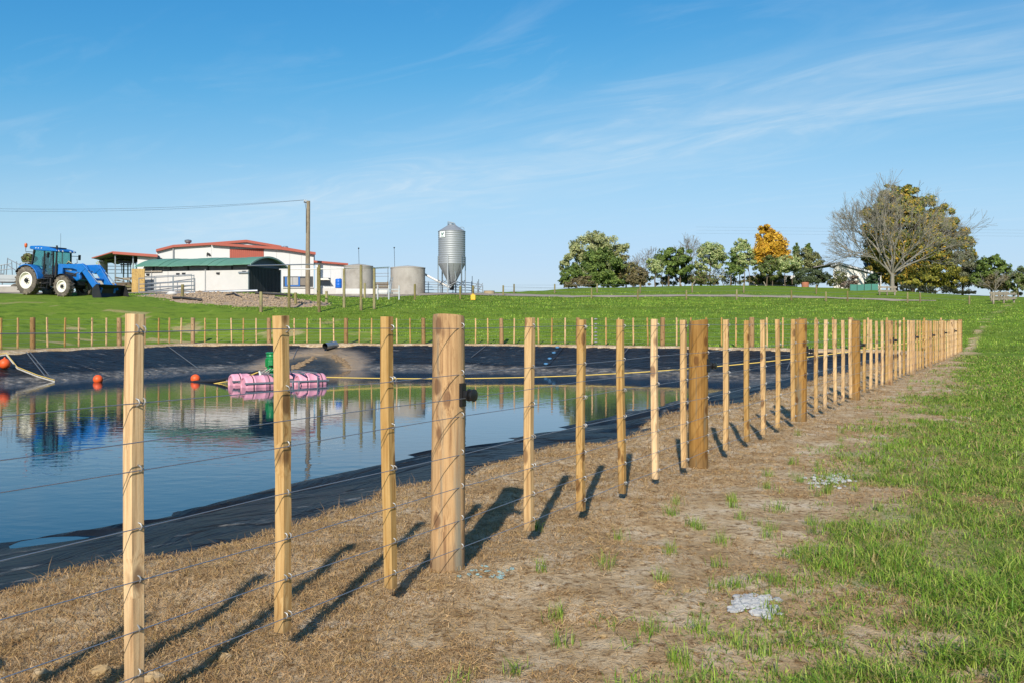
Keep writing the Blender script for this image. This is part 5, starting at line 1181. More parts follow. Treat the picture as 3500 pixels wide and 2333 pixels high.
def leafy(name, label, x, D, blobs, n, size, cols, seed, trunk=None, group='trees and shrubs on the rise', cat='tree', clump=.26, nclump=60, shell=.62, barkm=None, asp=1.6):
    """blobs in photo pixels: (cx, cy, rx, ry) or (cx, cy, rx, ry, depth offset m)"""
    root, p = tree_root(name, label, cat, x, D, group); BL = []
    for bl in blobs:
        c = at(bl[0], bl[1], D); dy = bl[4] if len(bl) > 4 else 0
        rx, rz = bl[2] / D, bl[3] / D; BL.append((c.x, c.y + dy, c.z, rx, min(rx, rz * 1.3), rz))
    P, Nn = crown_pts(BL, int(n * 1.7), seed, clump * 1.15, int(nclump * 1.35), shell); r = np.random.default_rng(seed + 1)
    gzv_ = p.z + .05; P[:, 2] = np.maximum(P[:, 2], gzv_ + r.uniform(0, .3, len(P)))
    C = np.array(cols)[r.integers(0, len(cols), len(P))] * r.uniform(.8, 1.5, (len(P), 1))
    me = leaf_mesh('crown', P - np.array(p), Nn, np.full(len(P), size * .90), C, seed, asp); me.materials.append(M_leaf)
    link(bpy.data.objects.new('crown', me), root)
    segs = []; rs_ = random.Random(seed); tx = trunk or [(x, .09)]
    for (xx, rad) in tx:
        q0 = onground(xx, D) - Vector((0, 0, .2)); bl = BL[min(range(len(BL)), key=lambda i: abs(BL[i][0] - q0.x))]
        q1 = Vector((q0.x * .6 + bl[0] * .4, bl[1], q0.z + max(.4, (bl[2] - q0.z) * .75)))
        mb = MB(); mid = (q0 + q1) / 2 + Vector((rs_.uniform(-.15, .15), rs_.uniform(-.1, .1), 0)); mb.tube([q0, mid, q1], [rad * 1.2, rad * .9, rad * .5], 7, False)
        for k in range(6):
            f = rs_.uniform(.45, 1); s0 = mid * (1 - f) + q1 * f; e = Vector((bl[0] + rs_.uniform(-1, 1) * bl[3] * .8, bl[1] + rs_.uniform(-1, 1) * bl[4] * .8, bl[2] + rs_.uniform(-.2, .8) * bl[5]))
            mb.tube([s0, (s0 + e) / 2 + Vector((0, 0, .15)), e], [rad * .5, rad * .3, rad * .1], 5, False)
        mb.build('trunk', barkm or M_barkd, root, True)
    return root
def grow_tree(p, d, length, rad, depth, rnd_, out, spread=.6, up=.12, kink=.22, taper=.72, nmin=.01, side=.55):
    segs = 3 if depth > 2 else 2; q = p; rr = rad
    for i in range(segs):
        d = (d + Vector((rnd_.gauss(0, kink), rnd_.gauss(0, kink), rnd_.gauss(0, kink) + up * .4))).normalized()
        e = q + d * (length / segs); r1 = max(rad * (1 - (1 - taper) * (i + 1) / segs), nmin); out.append((q, e, rr, r1)); q = e; rr = r1
        if depth > 0 and (i >= 1 or depth < 4) and rnd_.random() < side:
            a = d.cross(Vector((rnd_.gauss(0, 1), rnd_.gauss(0, 1), rnd_.gauss(0, 1)))).normalized()
            nd = (d * math.cos(spread) + a * math.sin(spread) * rnd_.uniform(.8, 1.3)); grow_tree(q, nd.normalized(), length * rnd_.uniform(.6, .82), max(r1 * .66, nmin), depth - 1, rnd_, out, spread, up, kink, taper, nmin)
    if depth > 0:
        for k in range(2):
            a = d.cross(Vector((rnd_.gauss(0, 1), rnd_.gauss(0, 1), rnd_.gauss(0, 1)))).normalized()
            nd = d * math.cos(spread * .7) + a * math.sin(spread * .7); grow_tree(q, nd.normalized(), length * rnd_.uniform(.62, .85), max(rr * .75, nmin), depth - 1, rnd_, out, spread, up, kink, taper, nmin)
def seg_mesh(name, segs, org, big=.05):
    A = np.array([tuple(s[0]) for s in segs]) - np.array(org); Bv = np.array([tuple(s[1]) for s in segs]) - np.array(org); r0 = np.array([s[2] for s in segs]); r1 = np.array([s[3] for s in segs])
    d = Bv - A; d /= np.linalg.norm(d, axis=1)[:, None] + 1e-9; ref = np.where(np.abs(d[:, 2:3]) > .9, [[1., 0, 0]], [[0, 0, 1.]]); a = np.cross(d, ref); a /= np.linalg.norm(a, axis=1)[:, None]; b = np.cross(d, a)
    n = 5; V = []
    for base, rr in ((A, r0), (Bv, r1)):
        for k in range(n):
            an = 2 * math.pi * k / n; V.append(base + (a * math.cos(an) + b * math.sin(an)) * rr[:, None])
    V = np.stack(V, 1).reshape(-1, 3); m = len(segs); base = np.arange(m)[:, None] * (2 * n); Q = []
    for k in range(n): Q.append(np.concatenate([base + k, base + (k + 1) % n, base + n + (k + 1) % n, base + n + k], 1))
    Q = np.stack(Q, 1).reshape(-1, 4); return mesh_np(name, V, np.full(len(Q), 4), Q.ravel(), True)
def bare(name, label, x, D, h, seed, n_main, rad, depth, spread, tilt, mat, group='trees and shrubs on the rise', trunk_h=.22, nmin=.012, kink=.2, lean=0, mainlen=.34):
    root, p = tree_root(name, label, 'tree', x, D, group); rs_ = random.Random(seed)
    th = h * trunk_h; tr_ = [(p - Vector((0, 0, .3)), p + Vector((lean * .3, 0, th * .5)), rad * 1.25, rad), (p + Vector((lean * .3, 0, th * .5)), p + Vector((lean, 0, th)), rad, rad * .9)]
    me = seg_mesh('trunk', tr_, p); me.materials.append(mat); link(bpy.data.objects.new('trunk', me), root)
    for k in range(n_main):
        out = []; a = 2 * math.pi * k / n_main + rs_.uniform(-.3, .3); tl = tilt * rs_.uniform(.55, 1.15)
        d = Vector((math.cos(a) * math.sin(tl), math.sin(a) * math.sin(tl) * .8, math.cos(tl)))
        grow_tree(p + Vector((lean, 0, th * rs_.uniform(.75, 1.0))), d, h * mainlen * rs_.uniform(.85, 1.15), rad * .55, depth, rs_, out, spread, .10, kink, .74, nmin)
        me = seg_mesh('limb', out, p); me.materials.append(mat); link(bpy.data.objects.new('limb', me), root)
    return root
DG = [(0.095, 0.147, 0.032), (0.127, 0.185, 0.042), (0.176, 0.233, 0.051), (0.069, 0.111, 0.028)]
OL = [(0.153, 0.162, 0.060), (0.128, 0.145, 0.060), (0.187, 0.187, 0.076), (0.102, 0.119, 0.051)]
BR = [(0.178, 0.145, 0.076), (0.145, 0.119, 0.060), (0.221, 0.178, 0.085), (0.119, 0.111, 0.051)]
VAR = [(0.405, 0.432, 0.189), (0.297, 0.365, 0.135), (0.486, 0.486, 0.243), (0.135, 0.216, 0.068), (0.230, 0.297, 0.108)]
WIL = [(0.326, 0.340, 0.150), (0.269, 0.293, 0.123), (0.384, 0.378, 0.176), (0.230, 0.264, 0.106)]
GOLD = [(.62, .42, .035), (.56, .36, .03), (0.575, 0.312, 0.027), (0.475, 0.250, 0.025), (0.650, 0.388, 0.050), (0.325, 0.188, 0.025)]
CON = [(0.235, 0.228, 0.044), (0.154, 0.177, 0.041), (0.326, 0.259, 0.044), (0.091, 0.135, 0.037), (0.490, 0.311, 0.041)]
YG = [(0.330, 0.300, 0.045), (0.255, 0.255, 0.045), (0.390, 0.330, 0.053)]
leafy('willow_tree', 'tall feathery grey green tree, farthest left of the clump behind', 2040, 25.5, [(2020, 848, 68, 52), (2090, 858, 58, 48), (1962, 888, 46, 46), (2130, 888, 32, 48), (1942, 910, 30, 24), (2030, 815, 38, 24), (2060, 930, 95, 40)], 12000, .17, WIL, 1, [(2030, .22), (2080, .16)], nclump=150, clump=.26, barkm=M_bark, asp=2.4)
leafy('evergreen_tree', 'dense dark green rounded tree in the left clump, before the feathery tree', 2060, 27.5, [(2050, 905, 62, 52), (2090, 925, 52, 50), (2020, 940, 55, 42), (2065, 868, 30, 22), (2060, 960, 80, 25), (2110, 948, 34, 32)], 11000, .19, DG, 2, nclump=120, clump=.22)
leafy('shrub', 'low dark shrub at the far left end of the clump', 1945, 28, [(1945, 945, 28, 28), (1965, 930, 25, 25), (1930, 965, 20, 18)], 3000, .16, DG, 3, cat='shrub')
leafy('shrub', 'low grey brown bush along the left foot of the clump', 1975, 28.4, [(1965, 968, 35, 14), (2000, 962, 30, 18), (1935, 974, 16, 9)], 2600, .13, BR, 4, cat='shrub')
leafy('shrub', 'olive and yellow tinged shrub right of the dense dark tree', 2140, 27.3, [(2135, 905, 26, 30), (2155, 935, 35, 38), (2125, 960, 25, 18)], 4500, .15, OL + YG[:1] + BR, 5, cat='shrub')
leafy('shrub', 'brown twiggy bush between the dark tree and the pale yellow bush', 2190, 27.6, [(2185, 945, 30, 30), (2170, 960, 28, 18), (2205, 962, 18, 16)], 3200, .12, BR, 6, cat='shrub', asp=2.6)
bare('bare_shrub', 'thin bare shrub with upright twigs behind the brown bush', 2205, 26.2, 4.6, 7, 5, .06, 4, .5, .5, M_bark, trunk_h=.1, nmin=.012)
leafy('shrub', 'small pale yellow green bush left of the dark broadleaf tree', 2240, 27, [(2243, 912, 26, 22), (2225, 893, 16, 10)], 2600, .13, VAR, 8, cat='shrub')
leafy('broadleaf_tree', 'dark green broadleaf tree with open trunk in the middle of the row', 2305, 26.6, [(2290, 880, 50, 28), (2320, 905, 50, 35), (2265, 885, 24, 18), (2340, 870, 28, 22), (2300, 925, 40, 18)], 6000, .21, DG, 9, [(2285, .12), (2325, .10), (2265, .06)], nclump=70, clump=.26)
bare('bare_shrub', 'tall pale bare shrub leaning out from the dark broadleaf tree', 2375, 26.2, 5.6, 10, 6, .07, 4, .42, .38, M_bark, trunk_h=.08, nmin=.012, lean=-.3)
leafy('variegated_tree', 'cream and green rounded tree, leftmost of the pale ones', 2430, 26.4, [(2430, 865, 44, 36), (2400, 905, 26, 20), (2450, 890, 26, 30), (2405, 925, 24, 14)], 6500, .15, VAR, 11, [(2395, .12), (2430, .09)], nclump=80)
leafy('shrub', 'dark brown green bush beneath the leftmost cream tree', 2400, 26.6, [(2385, 950, 30, 24), (2420, 958, 30, 18)], 2200, .14, DG + BR, 12, cat='shrub')
leafy('shrub', 'thin scrub beneath the gap between the two cream trees', 2470, 26.2, [(2460, 940, 24, 26), (2495, 955, 24, 20)], 700, .13, BR + WIL, 13, [(2455, .04), (2475, .05), (2490, .03), (2505, .04)], cat='shrub')
leafy('variegated_tree', 'upright cream and green tree beside the golden conifer', 2540, 26.4, [(2535, 870, 36, 40), (2530, 832, 22, 16), (2555, 895, 28, 26), (2510, 900, 20, 20)], 6000, .15, VAR, 14, [(2515, .05), (2530, .06), (2545, .06), (2560, .05)], nclump=80)
leafy('shrub', 'dark green leaves along the left side of the upright cream tree', 2495, 26.8, [(2500, 890, 18, 34), (2520, 925, 28, 16), (2492, 920, 14, 20)], 1700, .17, DG, 15, cat='shrub')
leafy('golden_conifer', 'bright golden yellow conifer with a pointed top', 2635, 26, [(2615, 800, 28, 30), (2640, 840, 48, 38), (2620, 870, 45, 36), (2665, 880, 35, 28), (2600, 890, 24, 24), (2613, 786, 20, 18)], 20000, .145, GOLD, 16, nclump=150, clump=.30, asp=2.0)
leafy('shrub', 'dark olive shrub in front of the foot of the golden conifer', 2615, 26.6, [(2630, 905, 34, 30), (2600, 925, 30, 20), (2645, 930, 24, 22)], 3800, .15, OL + DG, 17, [(2620, .08), (2640, .06)], cat='shrub')
leafy('variegated_tree', 'low domed cream and green tree right of the golden conifer', 2698, 26.6, [(2698, 900, 44, 28), (2680, 915, 28, 18), (2720, 918, 24, 16)], 5000, .14, VAR, 18, [(2685, .05), (2710, .06)])
leafy('olive_tree', 'grey olive tree behind the low domed cream tree', 2755, 25.8, [(2740, 880, 42, 26), (2775, 895, 36, 30), (2755, 905, 40, 22)], 5000, .15, OL + WIL[:1], 19, [(2750, .1)])
for k, (x, yt, hh) in enumerate(((2722, 828, 24), (2764, 828, 28))):
    leafy('cypress_tree', ['slim pointed cypress tip, left of the pair', 'slim pointed cypress tip, right of the pair'][k], x, 24.5, [(x, yt + 34, 9, 26), (x - 1, yt + 14, 5, 14), (x, yt + 70, 11, 30)], 2600, .15, DG, 20 + k, clump=.35)
leafy('shrub', 'spreading dark grey green bush left of the white house', 2790, 27, [(2765, 945, 48, 26), (2800, 942, 34, 22), (2745, 955, 30, 20), (2825, 955, 24, 18)], 5500, .14, [(.08, .105, .05), (.10, .13, .06), (.06, .085, .04)], 22, cat='shrub', nclump=90)
leafy('shrub', 'small bush before the left corner of the white house', 2872, 27.4, [(2870, 950, 22, 26), (2850, 965, 20, 14)], 1500, .13, OL, 23, cat='shrub')
leafy('shrub', 'tangle of dark brown undergrowth below the middle trees of the row', 2320, 26.0, [(2250, 958, 40, 16), (2310, 955, 45, 18), (2360, 950, 40, 22), (2430, 962, 40, 12)], 3600, .12, BR + DG, 37, [(2280, .04), (2300, .05), (2340, .05), (2370, .04)], cat='shrub', asp=2.6)
leafy('shrub', 'tangle of dark undergrowth below the golden conifer', 2600, 25.9, [(2540, 958, 50, 12), (2600, 955, 45, 18), (2670, 958, 50, 16), (2720, 962, 30, 14)], 3600, .12, BR + DG, 38, [(2590, .06), (2640, .05), (2660, .05), (2690, .05)], cat='shrub', asp=2.6)
# the big pair: conifer behind, bare tree in front
leafy('conifer_tree', 'huge olive and golden conifer behind the big bare tree', 3110, 26.2, [(3050, 690, 45, 50), (3100, 700, 60, 55), (3150, 730, 60, 60), (3000, 780, 50, 60), (3080, 790, 90, 80), (3190, 800, 60, 70), (3030, 860, 75, 70), (3130, 880, 100, 70), (3220, 870, 45, 60), (2985, 900, 45, 40), (3250, 790, 50, 55), (3225, 740, 45, 45), (3280, 850, 45, 60), (2990, 720, 40, 40), (3040, 648, 22, 20), (3090, 660, 30, 25), (3100, 940, 110, 35)], 46000, .20, CON, 24, [(3060, .3), (3120, .25)], nclump=420, clump=.24, asp=2.6, shell=.62)
bare('bare_tree', 'big spreading leafless grey tree right of the white house', 3050, 28.5, 10.2, 33, 10, .25, 5, .42, 1.10, M_bark, trunk_h=.21, nmin=.011, kink=.16, mainlen=.34)
leafy('shrub', 'yellow green low branches right of the bare tree trunk', 3180, 28, [(3180, 955, 60, 28), (3225, 925, 52, 32), (3120, 960, 40, 22), (3260, 960, 40, 24)], 6500, .16, YG + CON[:2], 26, cat='shrub')
leafy('shrub', 'grey green bushy tree right of the huge conifer', 3300, 27.5, [(3290, 900, 45, 50), (3320, 940, 50, 40), (3270, 955, 45, 30), (3260, 850, 25, 30)], 7000, .15, [(.15, .165, .09), (.12, .135, .075), (.175, .18, .10)], 27, [(3290, .12)], cat='tree', nclump=110)
leafy('evergreen_tree', 'dark green round tree near the right edge', 3390, 28.5, [(3385, 910, 40, 36), (3420, 935, 38, 36), (3370, 955, 45, 30), (3395, 882, 22, 16)], 6500, .19, DG, 28, [(3390, .1)], nclump=90)
leafy('shrub', 'brown bush in front of the dark tree near the right edge', 3420, 29, [(3410, 965, 40, 26), (3440, 980, 30, 16)], 3000, .13, BR, 29, cat='shrub')
leafy('shrub', 'olive bush cut by the right edge of the picture', 3480, 29.5, [(3475, 960, 35, 26), (3510, 950, 40, 40), (3490, 990, 40, 18)], 4200, .15, OL + DG[:2], 30, cat='shrub')
bare('bare_shrub', 'small bare forked shrub at the right before the brown bush', 3400, 29.6, 3.0, 31, 3, .05, 3, .5, .7, M_bark, trunk_h=.2, nmin=.012)
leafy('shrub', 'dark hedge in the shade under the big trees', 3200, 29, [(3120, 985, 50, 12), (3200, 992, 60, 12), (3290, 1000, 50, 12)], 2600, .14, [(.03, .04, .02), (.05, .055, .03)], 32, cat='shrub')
leafy('shrub', 'broad leaved young plant before the white house wall', 2985, 27.6, [(2985, 955, 16, 22), (2970, 965, 14, 12)], 420, .26, [(.07, .12, .05), (.05, .09, .035)], 34, cat='shrub')
leafy('shrub', 'dry pinkish twigs before the gable of the white house', 2900, 27.8, [(2900, 975, 30, 12), (2920, 960, 14, 18)], 900, .12, [(.26, .2, .15), (.2, .15, .11)], 35, cat='shrub', asp=3.2)
tb_ = leafy('shrub', 'dark weathered bush behind the tractor cab', 95, 46, [(100, 885, 20, 16)], 1500, .12, BR + DG, 36, [(98, .05)], cat='shrub', group=None)
# white house
FH = Face(2905, 26.4, R(-12)); hs_ = thing('farm_house', 'white weatherboard house with grey roof behind the trees', 'house', FH.pt(2920, 988))
gpts = [(2848, 990), (2848, 920), (2865, 906), (2965, 934), (2965, 990)]
FH.panel('gable_wall', gpts, M_cream, hs_, 0, .2)
for k in range(9): FH.panel('weatherboard', [(2850, 986 - k * 8), (2963, 986 - k * 8), (2963, 985 - k * 8), (2850, 985 - k * 8)], M_cream, hs_, .03, .03) if k < 6 else None
FH.panel('wall', rect(2965.5, 942, 3012, 990), M_cream, hs_, -1.2, .2)
FH.panel('barge_board', [(2840, 906), (2868, 897), (2984, 929), (2984, 935), (2868, 903), (2840, 912)], M_white, hs_, .35, .2)
MB().prism([FH.pt(2868, 896, .3), FH.pt(2984, 928, .3), FH.pt(2984, 931, .3), FH.pt(2868, 899, .3)], FH.N3() * 9).build('roof', M_roofgrey, hs_)
MB().prism([FH.pt(2780, 912, .3), FH.pt(2868, 896, .3), FH.pt(2868, 899, .3), FH.pt(2780, 915, .3)], FH.N3() * 9).build('roof', M_roofgrey, hs_)
MB().prism([FH.pt(2965, 930, -1), FH.pt(3020, 936, -1), FH.pt(3012, 905, -5), FH.pt(2950, 900, -5)], (0, 0, .1)).build('roof', M_roofgrey, hs_)
w_ = FH.panel('window', rect(2889, 944, 2914, 982), M_cream, hs_, .06, .05); FH.panel('pane', rect(2892, 947, 2911, 972), pm('pale_pane', (.42, .42, .42), .2), w_, .09, .025)
w_ = FH.panel('window', rect(2862, 946, 2880, 960), M_white, hs_, .06, .05); FH.panel('pane', rect(2864, 948, 2878, 958), M_glass, w_, .09, .025)
w_ = FH.panel('window', rect(2985, 952, 3010, 972), M_white, hs_, -1.12, .05); FH.panel('pane', rect(2987, 954, 3008, 970), M_glass, w_, -1.09, .025)
pw = Face(2610, 25.6, 0); 
tag(pw.panel('white_wall', rect(2562, 942, 2720, 982), M_white, None, 0, .15), 'pale wall glimpsed between the trunks under the golden conifer', 'wall')
tag(pw.panel('white_board', rect(3138, 972, 3165, 990), M_white, None, 9, .08), 'small white board standing under the yellow green branches', 'board')
# shade cloth, rails, posts
sh = thing('shade_cloth_fence', 'low green shade cloth fence below the white house', 'fence', onground(2955, 29.5))
for k in range(4):
    a = onground(2905 + k * 24.5, 29.5); b_ = onground(2905 + (k + 1) * 24.5 - 1, 29.5); MB().prism([a, b_, b_ + Vector((0, 0, .72)), a + Vector((0, 0, .72))], (0, .02, 0)).build('cloth_panel', M_mesh, sh); MB().tube([a - Vector((0, 0, .1)), a + Vector((0, 0, .8))], .03, 6).build('stake', M_dkmetal, sh)
def rail_fence(label, xs, D0, D1, h, mat=M_rail):
    p0 = onground(xs[0], D0); p1 = onground(xs[1], D1); r_ = thing('rail_fence', label, 'fence', (p0 + p1) / 2)
    for f in (0, .5, 1):
        q = p0 * (1 - f) + p1 * f; q.z = gz(q.x, q.y); MB().box((q.x - .07, q.y - .06, q.z - .2), (q.x + .07, q.y + .06, q.z + h)).build('post', mat, r_)
    for z in (h * .45, h * .88): MB().bar(p0 + Vector((-.2, -.09, z)), p1 + Vector((.2, -.09, z - .02)), .05, .17).build('rail', mat, r_)
    return r_
rail_fence('pale wooden rail fence below the trunk of the big bare tree', (3006, 3058), 31.5, 31.5, 1.0)
rail_fence('weathered wooden rail enclosure side at the right edge, nearer rails', (3395, 3465), 37, 36, 1.0)
rail_fence('weathered wooden rail enclosure side at the right edge, farther rails', (3388, 3440), 35, 34.5, .95)
tf = thing('track_fence', 'sparse post and wire fence along the near side of the gravel track', 'fence', onground(2300, 35.5))
ps = []
for x, h in ((1720, .98), (2022, 1.0), (2180, .98), (2346, .9), (2518, 1.0), (2705, 1.0), (2823, .95), (2897, 1.0), (3102, 1.0), (3145, .95), (3313, .8)):
    D = 35.6 if x < 3000 else 35.6 + (x - 3000) * .004; p = onground(x, D); ps.append(p + Vector((0, 0, h))); MB().tube([p - Vector((0, 0, .2)), p + Vector((0, 0, h))], [.085, .08], 8).build('post', M_oldpost, tf, 40)
for z in (-.12, -.45): MB().tube([q + Vector((0, 0, z)) for q in ps], .008, 4).build('wire', M_galv, tf)
tf = thing('track_fence', 'sparse post and wire fence along the far side of the gravel track', 'fence', onground(2300, 30.5))
ps = []
for x, h in ((1757, 1.0), (1896, 1.0), (2041, 1.0), (2188, 1.0), (2366, 1.05), (2542, 1.0), (2790, .95)):
    p = onground(x, 31.3); ps.append(p + Vector((0, 0, h))); MB().tube([p - Vector((0, 0, .2)), p + Vector((0, 0, h))], [.085, .08], 8).build('post', M_oldpost, tf, 40)
for z in (-.12, -.45): MB().tube([q + Vector((0, 0, z)) for q in ps], .008, 4).build('wire', M_galv, tf)
tg_ = onground(2752, 27.4); tag(MB().lathe(tg_, [(.42, -.1), (.45, .5), (.4, .62), (.1, .6)], 16).build('terracotta_tub', pm('terracotta', (.34, .13, .07), .8, 0, .2), None, 35), 'terracotta coloured tub under the bushes left of the house', 'tub')
for k, (x, D, l_) in enumerate(((2330, 27.5, .9), (2365, 27.2, .7), (2870, 28.3, .9), (2885, 28.0, .8), (2618, 27.6, .6))):
    p = onground(x, D); a = p + Vector((0, 0, .05)); b_ = p + Vector((l_ * (.6 if k % 2 else -.5), 0, l_))
    tag(MB().bar(a, b_, .08, .1).build('leaning_stake', M_rail, None), ['pale stake leaning left under the dark broadleaf tree', 'pale stake leaning right under the tall bare shrub', 'pale stake leaning left below the house gable', 'pale stake leaning right below the house gable', 'short pale stake by the foot of the golden conifer'][k], 'stake')

# ------------------------------------------------------------------ ground cover
def strands(name, label, X, Y, az, length, height, width, C, mat, arch=False, bend=None, lift=0.0, cat='grass'):
    n = len(X); Z = ground_z(X, Y) + lift; u_ = np.stack([np.cos(az), np.sin(az), np.zeros(n)], 1); sd = np.stack([-np.sin(az), np.cos(az), np.zeros(n)], 1) 
    r = np.random.default_rng(len(X)); 
    tw = r.uniform(-1, 1, n)[:, None]
    side = sd * np.sqrt(1 - .6 * tw ** 2); side[:, 2] = tw[:, 0] * .5
    P = np.stack([X, Y, Z], 1); rows = []
    if arch: prof = ((0, .1, 1.0), (.48, 1.0, .9), (1.0, .2, .3))
    else: prof = ((0, -.05, 1.0), (.30, .58, .85), (1.0, 1.0, .08))
    cur = bend if bend is not None else r.uniform(-.25, .25, n)
    for t_, hh, ww in prof:
        c = P + u_ * (length * t_)[:, None] + sd * (cur * length * t_ * t_)[:, None] + np.array([0, 0, 1.]) * (height * hh)[:, None]
        rows.append((c - side * (width * ww * .5)[:, None], c + side * (width * ww * .5)[:, None]))
    k = len(rows); V = np.stack([q for rw_ in rows for q in rw_], 1).reshape(-1, 3)
    base = np.arange(n)[:, None] * (2 * k); Q = np.stack([np.concatenate([base + 2 * j, base + 2 * j + 1, base + 2 * j + 3, base + 2 * j + 2], 1) for j in range(k - 1)], 1).reshape(-1, 4)
    me = mesh_np(name, V, np.full(len(Q), 4), Q.ravel()); set_col(me, np.repeat(C, 2 * k, axis=0)); me.materials.append(mat)
    return tag(link(bpy.data.objects.new(name, me)), label, cat, kind='stuff')
def polar(n, r0, r1, a0=-48, a1=48, seed=1):
    r = np.random.default_rng(seed); rad = np.exp(r.uniform(math.log(r0), math.log(r1), n)); a = np.radians(r.uniform(a0, a1, n))
    return rad * np.sin(a), rad * np.cos(a), rad, r
def pick(cols, r, n, lo=.7, hi=1.25): return np.array(cols)[r.integers(0, len(cols), n)] * r.uniform(lo, hi, (n, 1))
# straw thatch
X, Y, rad, r = polar(560000, 1.9, 34, seed=101)
g = green_amt(X, Y); d = pond_d(X, Y); patch = fbm(X * 1.3, Y * 1.3, 81, 4); patch2 = fbm(X * 5, Y * 5, 83, 2)
e = (X - F0[0]) * FN[0] + (Y - F0[1]) * FN[1]
bank = sst(-.9, .3, -e - .2)                           # thicker on the pond side of the fence
dens = (.10 + .95 * sst(.42, .60, patch + (patch2 - .5) * .5) + 1.0 * bank) * (1 - .5 * g)
edge = 1.5 + (fbm(X * .9, Y * .9, 21, 4) - .5) * .8
keep = (r.uniform(0, 1, len(X)) < dens) & (d < edge + .12) & ((d < .2) | (np.minimum.reduce(edge_d(X, Y)) == edge_d(X, Y)[0]))
keep &= edge_d(X, Y)[1] > -.5
X, Y, rad, g, bank = X[keep], Y[keep], rad[keep], g[keep], bank[keep]; n = len(X); fz = np.maximum(1, rad / 5)
C = pick([(0.515, 0.323, 0.145), (0.433, 0.261, 0.116), (0.597, 0.408, 0.213), (0.288, 0.166, 0.072), (0.371, 0.238, 0.106), (0.474, 0.313, 0.120)], r, n)
strands('dead_grass', 'brown dead grass matted along the fence line and pond bank', X, Y, r.uniform(0, 6.283, n), r.uniform(.015, .055, n) * (1 + .35 * bank), r.uniform(.003, .016, n) * (1 + .8 * bank), r.uniform(.0013, .0028, n) * fz, C, M_dry, True, r.uniform(-.9, .9, n), .003)
# taller wisps along the lip above the liner
s_ = r.uniform(-6, 30, 2600); X = F0[0] + FD[0] * s_ - FN[0] * 1.45; Y = F0[1] + FD[1] * s_ - FN[1] * 1.45
off = r.normal(0, .14, len(X)); X = X - FN[0] * off; Y = Y - FN[1] * off; ok = fbm(X * 1.1, Y * 1.1, 87, 3) > .50; X, Y = X[ok], Y[ok]; n = len(X)
strands('dead_grass', 'taller dry wisps standing along the lip of the near bank', X, Y, r.uniform(0, 6.283, n), r.uniform(.03, .10, n), r.uniform(.03, .10, n), np.full(n, .0026) * np.maximum(1, np.hypot(X, Y) / 6), pick([(.34, .22, .12), (.28, .18, .09)], r, n), M_dry, False, r.uniform(-.6, .6, n))
# green grass, near
GC = [(.21, .345, .034), (.16, .30, .03), (.28, .39, .05), (.11, .21, .022), (.37, .43, .08), (.25, .33, .05)]
X, Y, rad, r = polar(520000, 1.9, 34, -18, 46, seed=102)
g = green_amt(X, Y); d = pond_d(X, Y); tuft = fbm(X * 3.2, Y * 3.2, 85, 3); e = (X - F0[0]) * FN[0] + (Y - F0[1]) * FN[1]
dens = sst(.08, .60, g) * (.45 + .75 * sst(.36, .60, tuft))
keep = (r.uniform(0, 1, len(X)) < dens) & (d < -.15)
X, Y, rad, g, tuft = X[keep], Y[keep], rad[keep], g[keep], tuft[keep]; n = len(X); hs2 = (.55 + .7 * sst(.35, .7, tuft)) * (.7 + .5 * g) * r.uniform(.6, 1.5, n)
lush = sst(.45, .7, fbm(X * .35, Y * .35, 93, 3))[:, None]
C = pick(GC, r, n, .7, 1.3); C = C * (1 - .0 * lush) + np.array([.0, .022, -.004]) * lush
dryb = r.uniform(0, 1, n) < .16; C[dryb] = pick([(.42, .33, .14), (.34, .28, .10)], r, int(dryb.sum()))
strands('grass', 'green pasture grass on the camera side of the fence', X, Y, r.uniform(0, 6.283, n), r.uniform(.015, .065, n) * hs2, r.uniform(.012, .050, n) * hs2, r.uniform(.0028, .0056, n) * np.maximum(1, rad / 5.5), np.clip(C, .005, 1), M_blade)
# single green tufts on the dry strip
tx = []; ty = []; rr_ = np.random.default_rng(5)
cand = rr_.uniform(0, 1, (4200, 2)); cs_ = -3 + cand[:, 0] * 26; ce = -.2 + cand[:, 1] * 2.6
cx_ = F0[0] + FD[0] * cs_ + FN[0] * ce; cy_ = F0[1] + FD[1] * cs_ + FN[1] * ce
gg = green_amt(cx_, cy_); pr_ = sst(.2, 1.3, ce) * .20 * (1 - .6 * gg) + .006; ok = (rr_.uniform(0, 1, 4200) < pr_) & (np.hypot(cx_, cy_) > 1.8)
for x, y in zip(cx_[ok], cy_[ok]):
    k = rr_.integers(14, 55); q = rr_.normal(0, .022, (k, 2)); tx += list(x + q[:, 0]); ty += list(y + q[:, 1])
X = np.array(tx); Y = np.array(ty); n = len(X)
strands('grass', 'scattered single green grass tufts on the dry strip by the fence', X, Y, rr_.uniform(0, 6.283, n), rr_.uniform(.015, .06, n), rr_.uniform(.025, .085, n), rr_.uniform(.002, .004, n), pick(GC, rr_, n), M_blade)
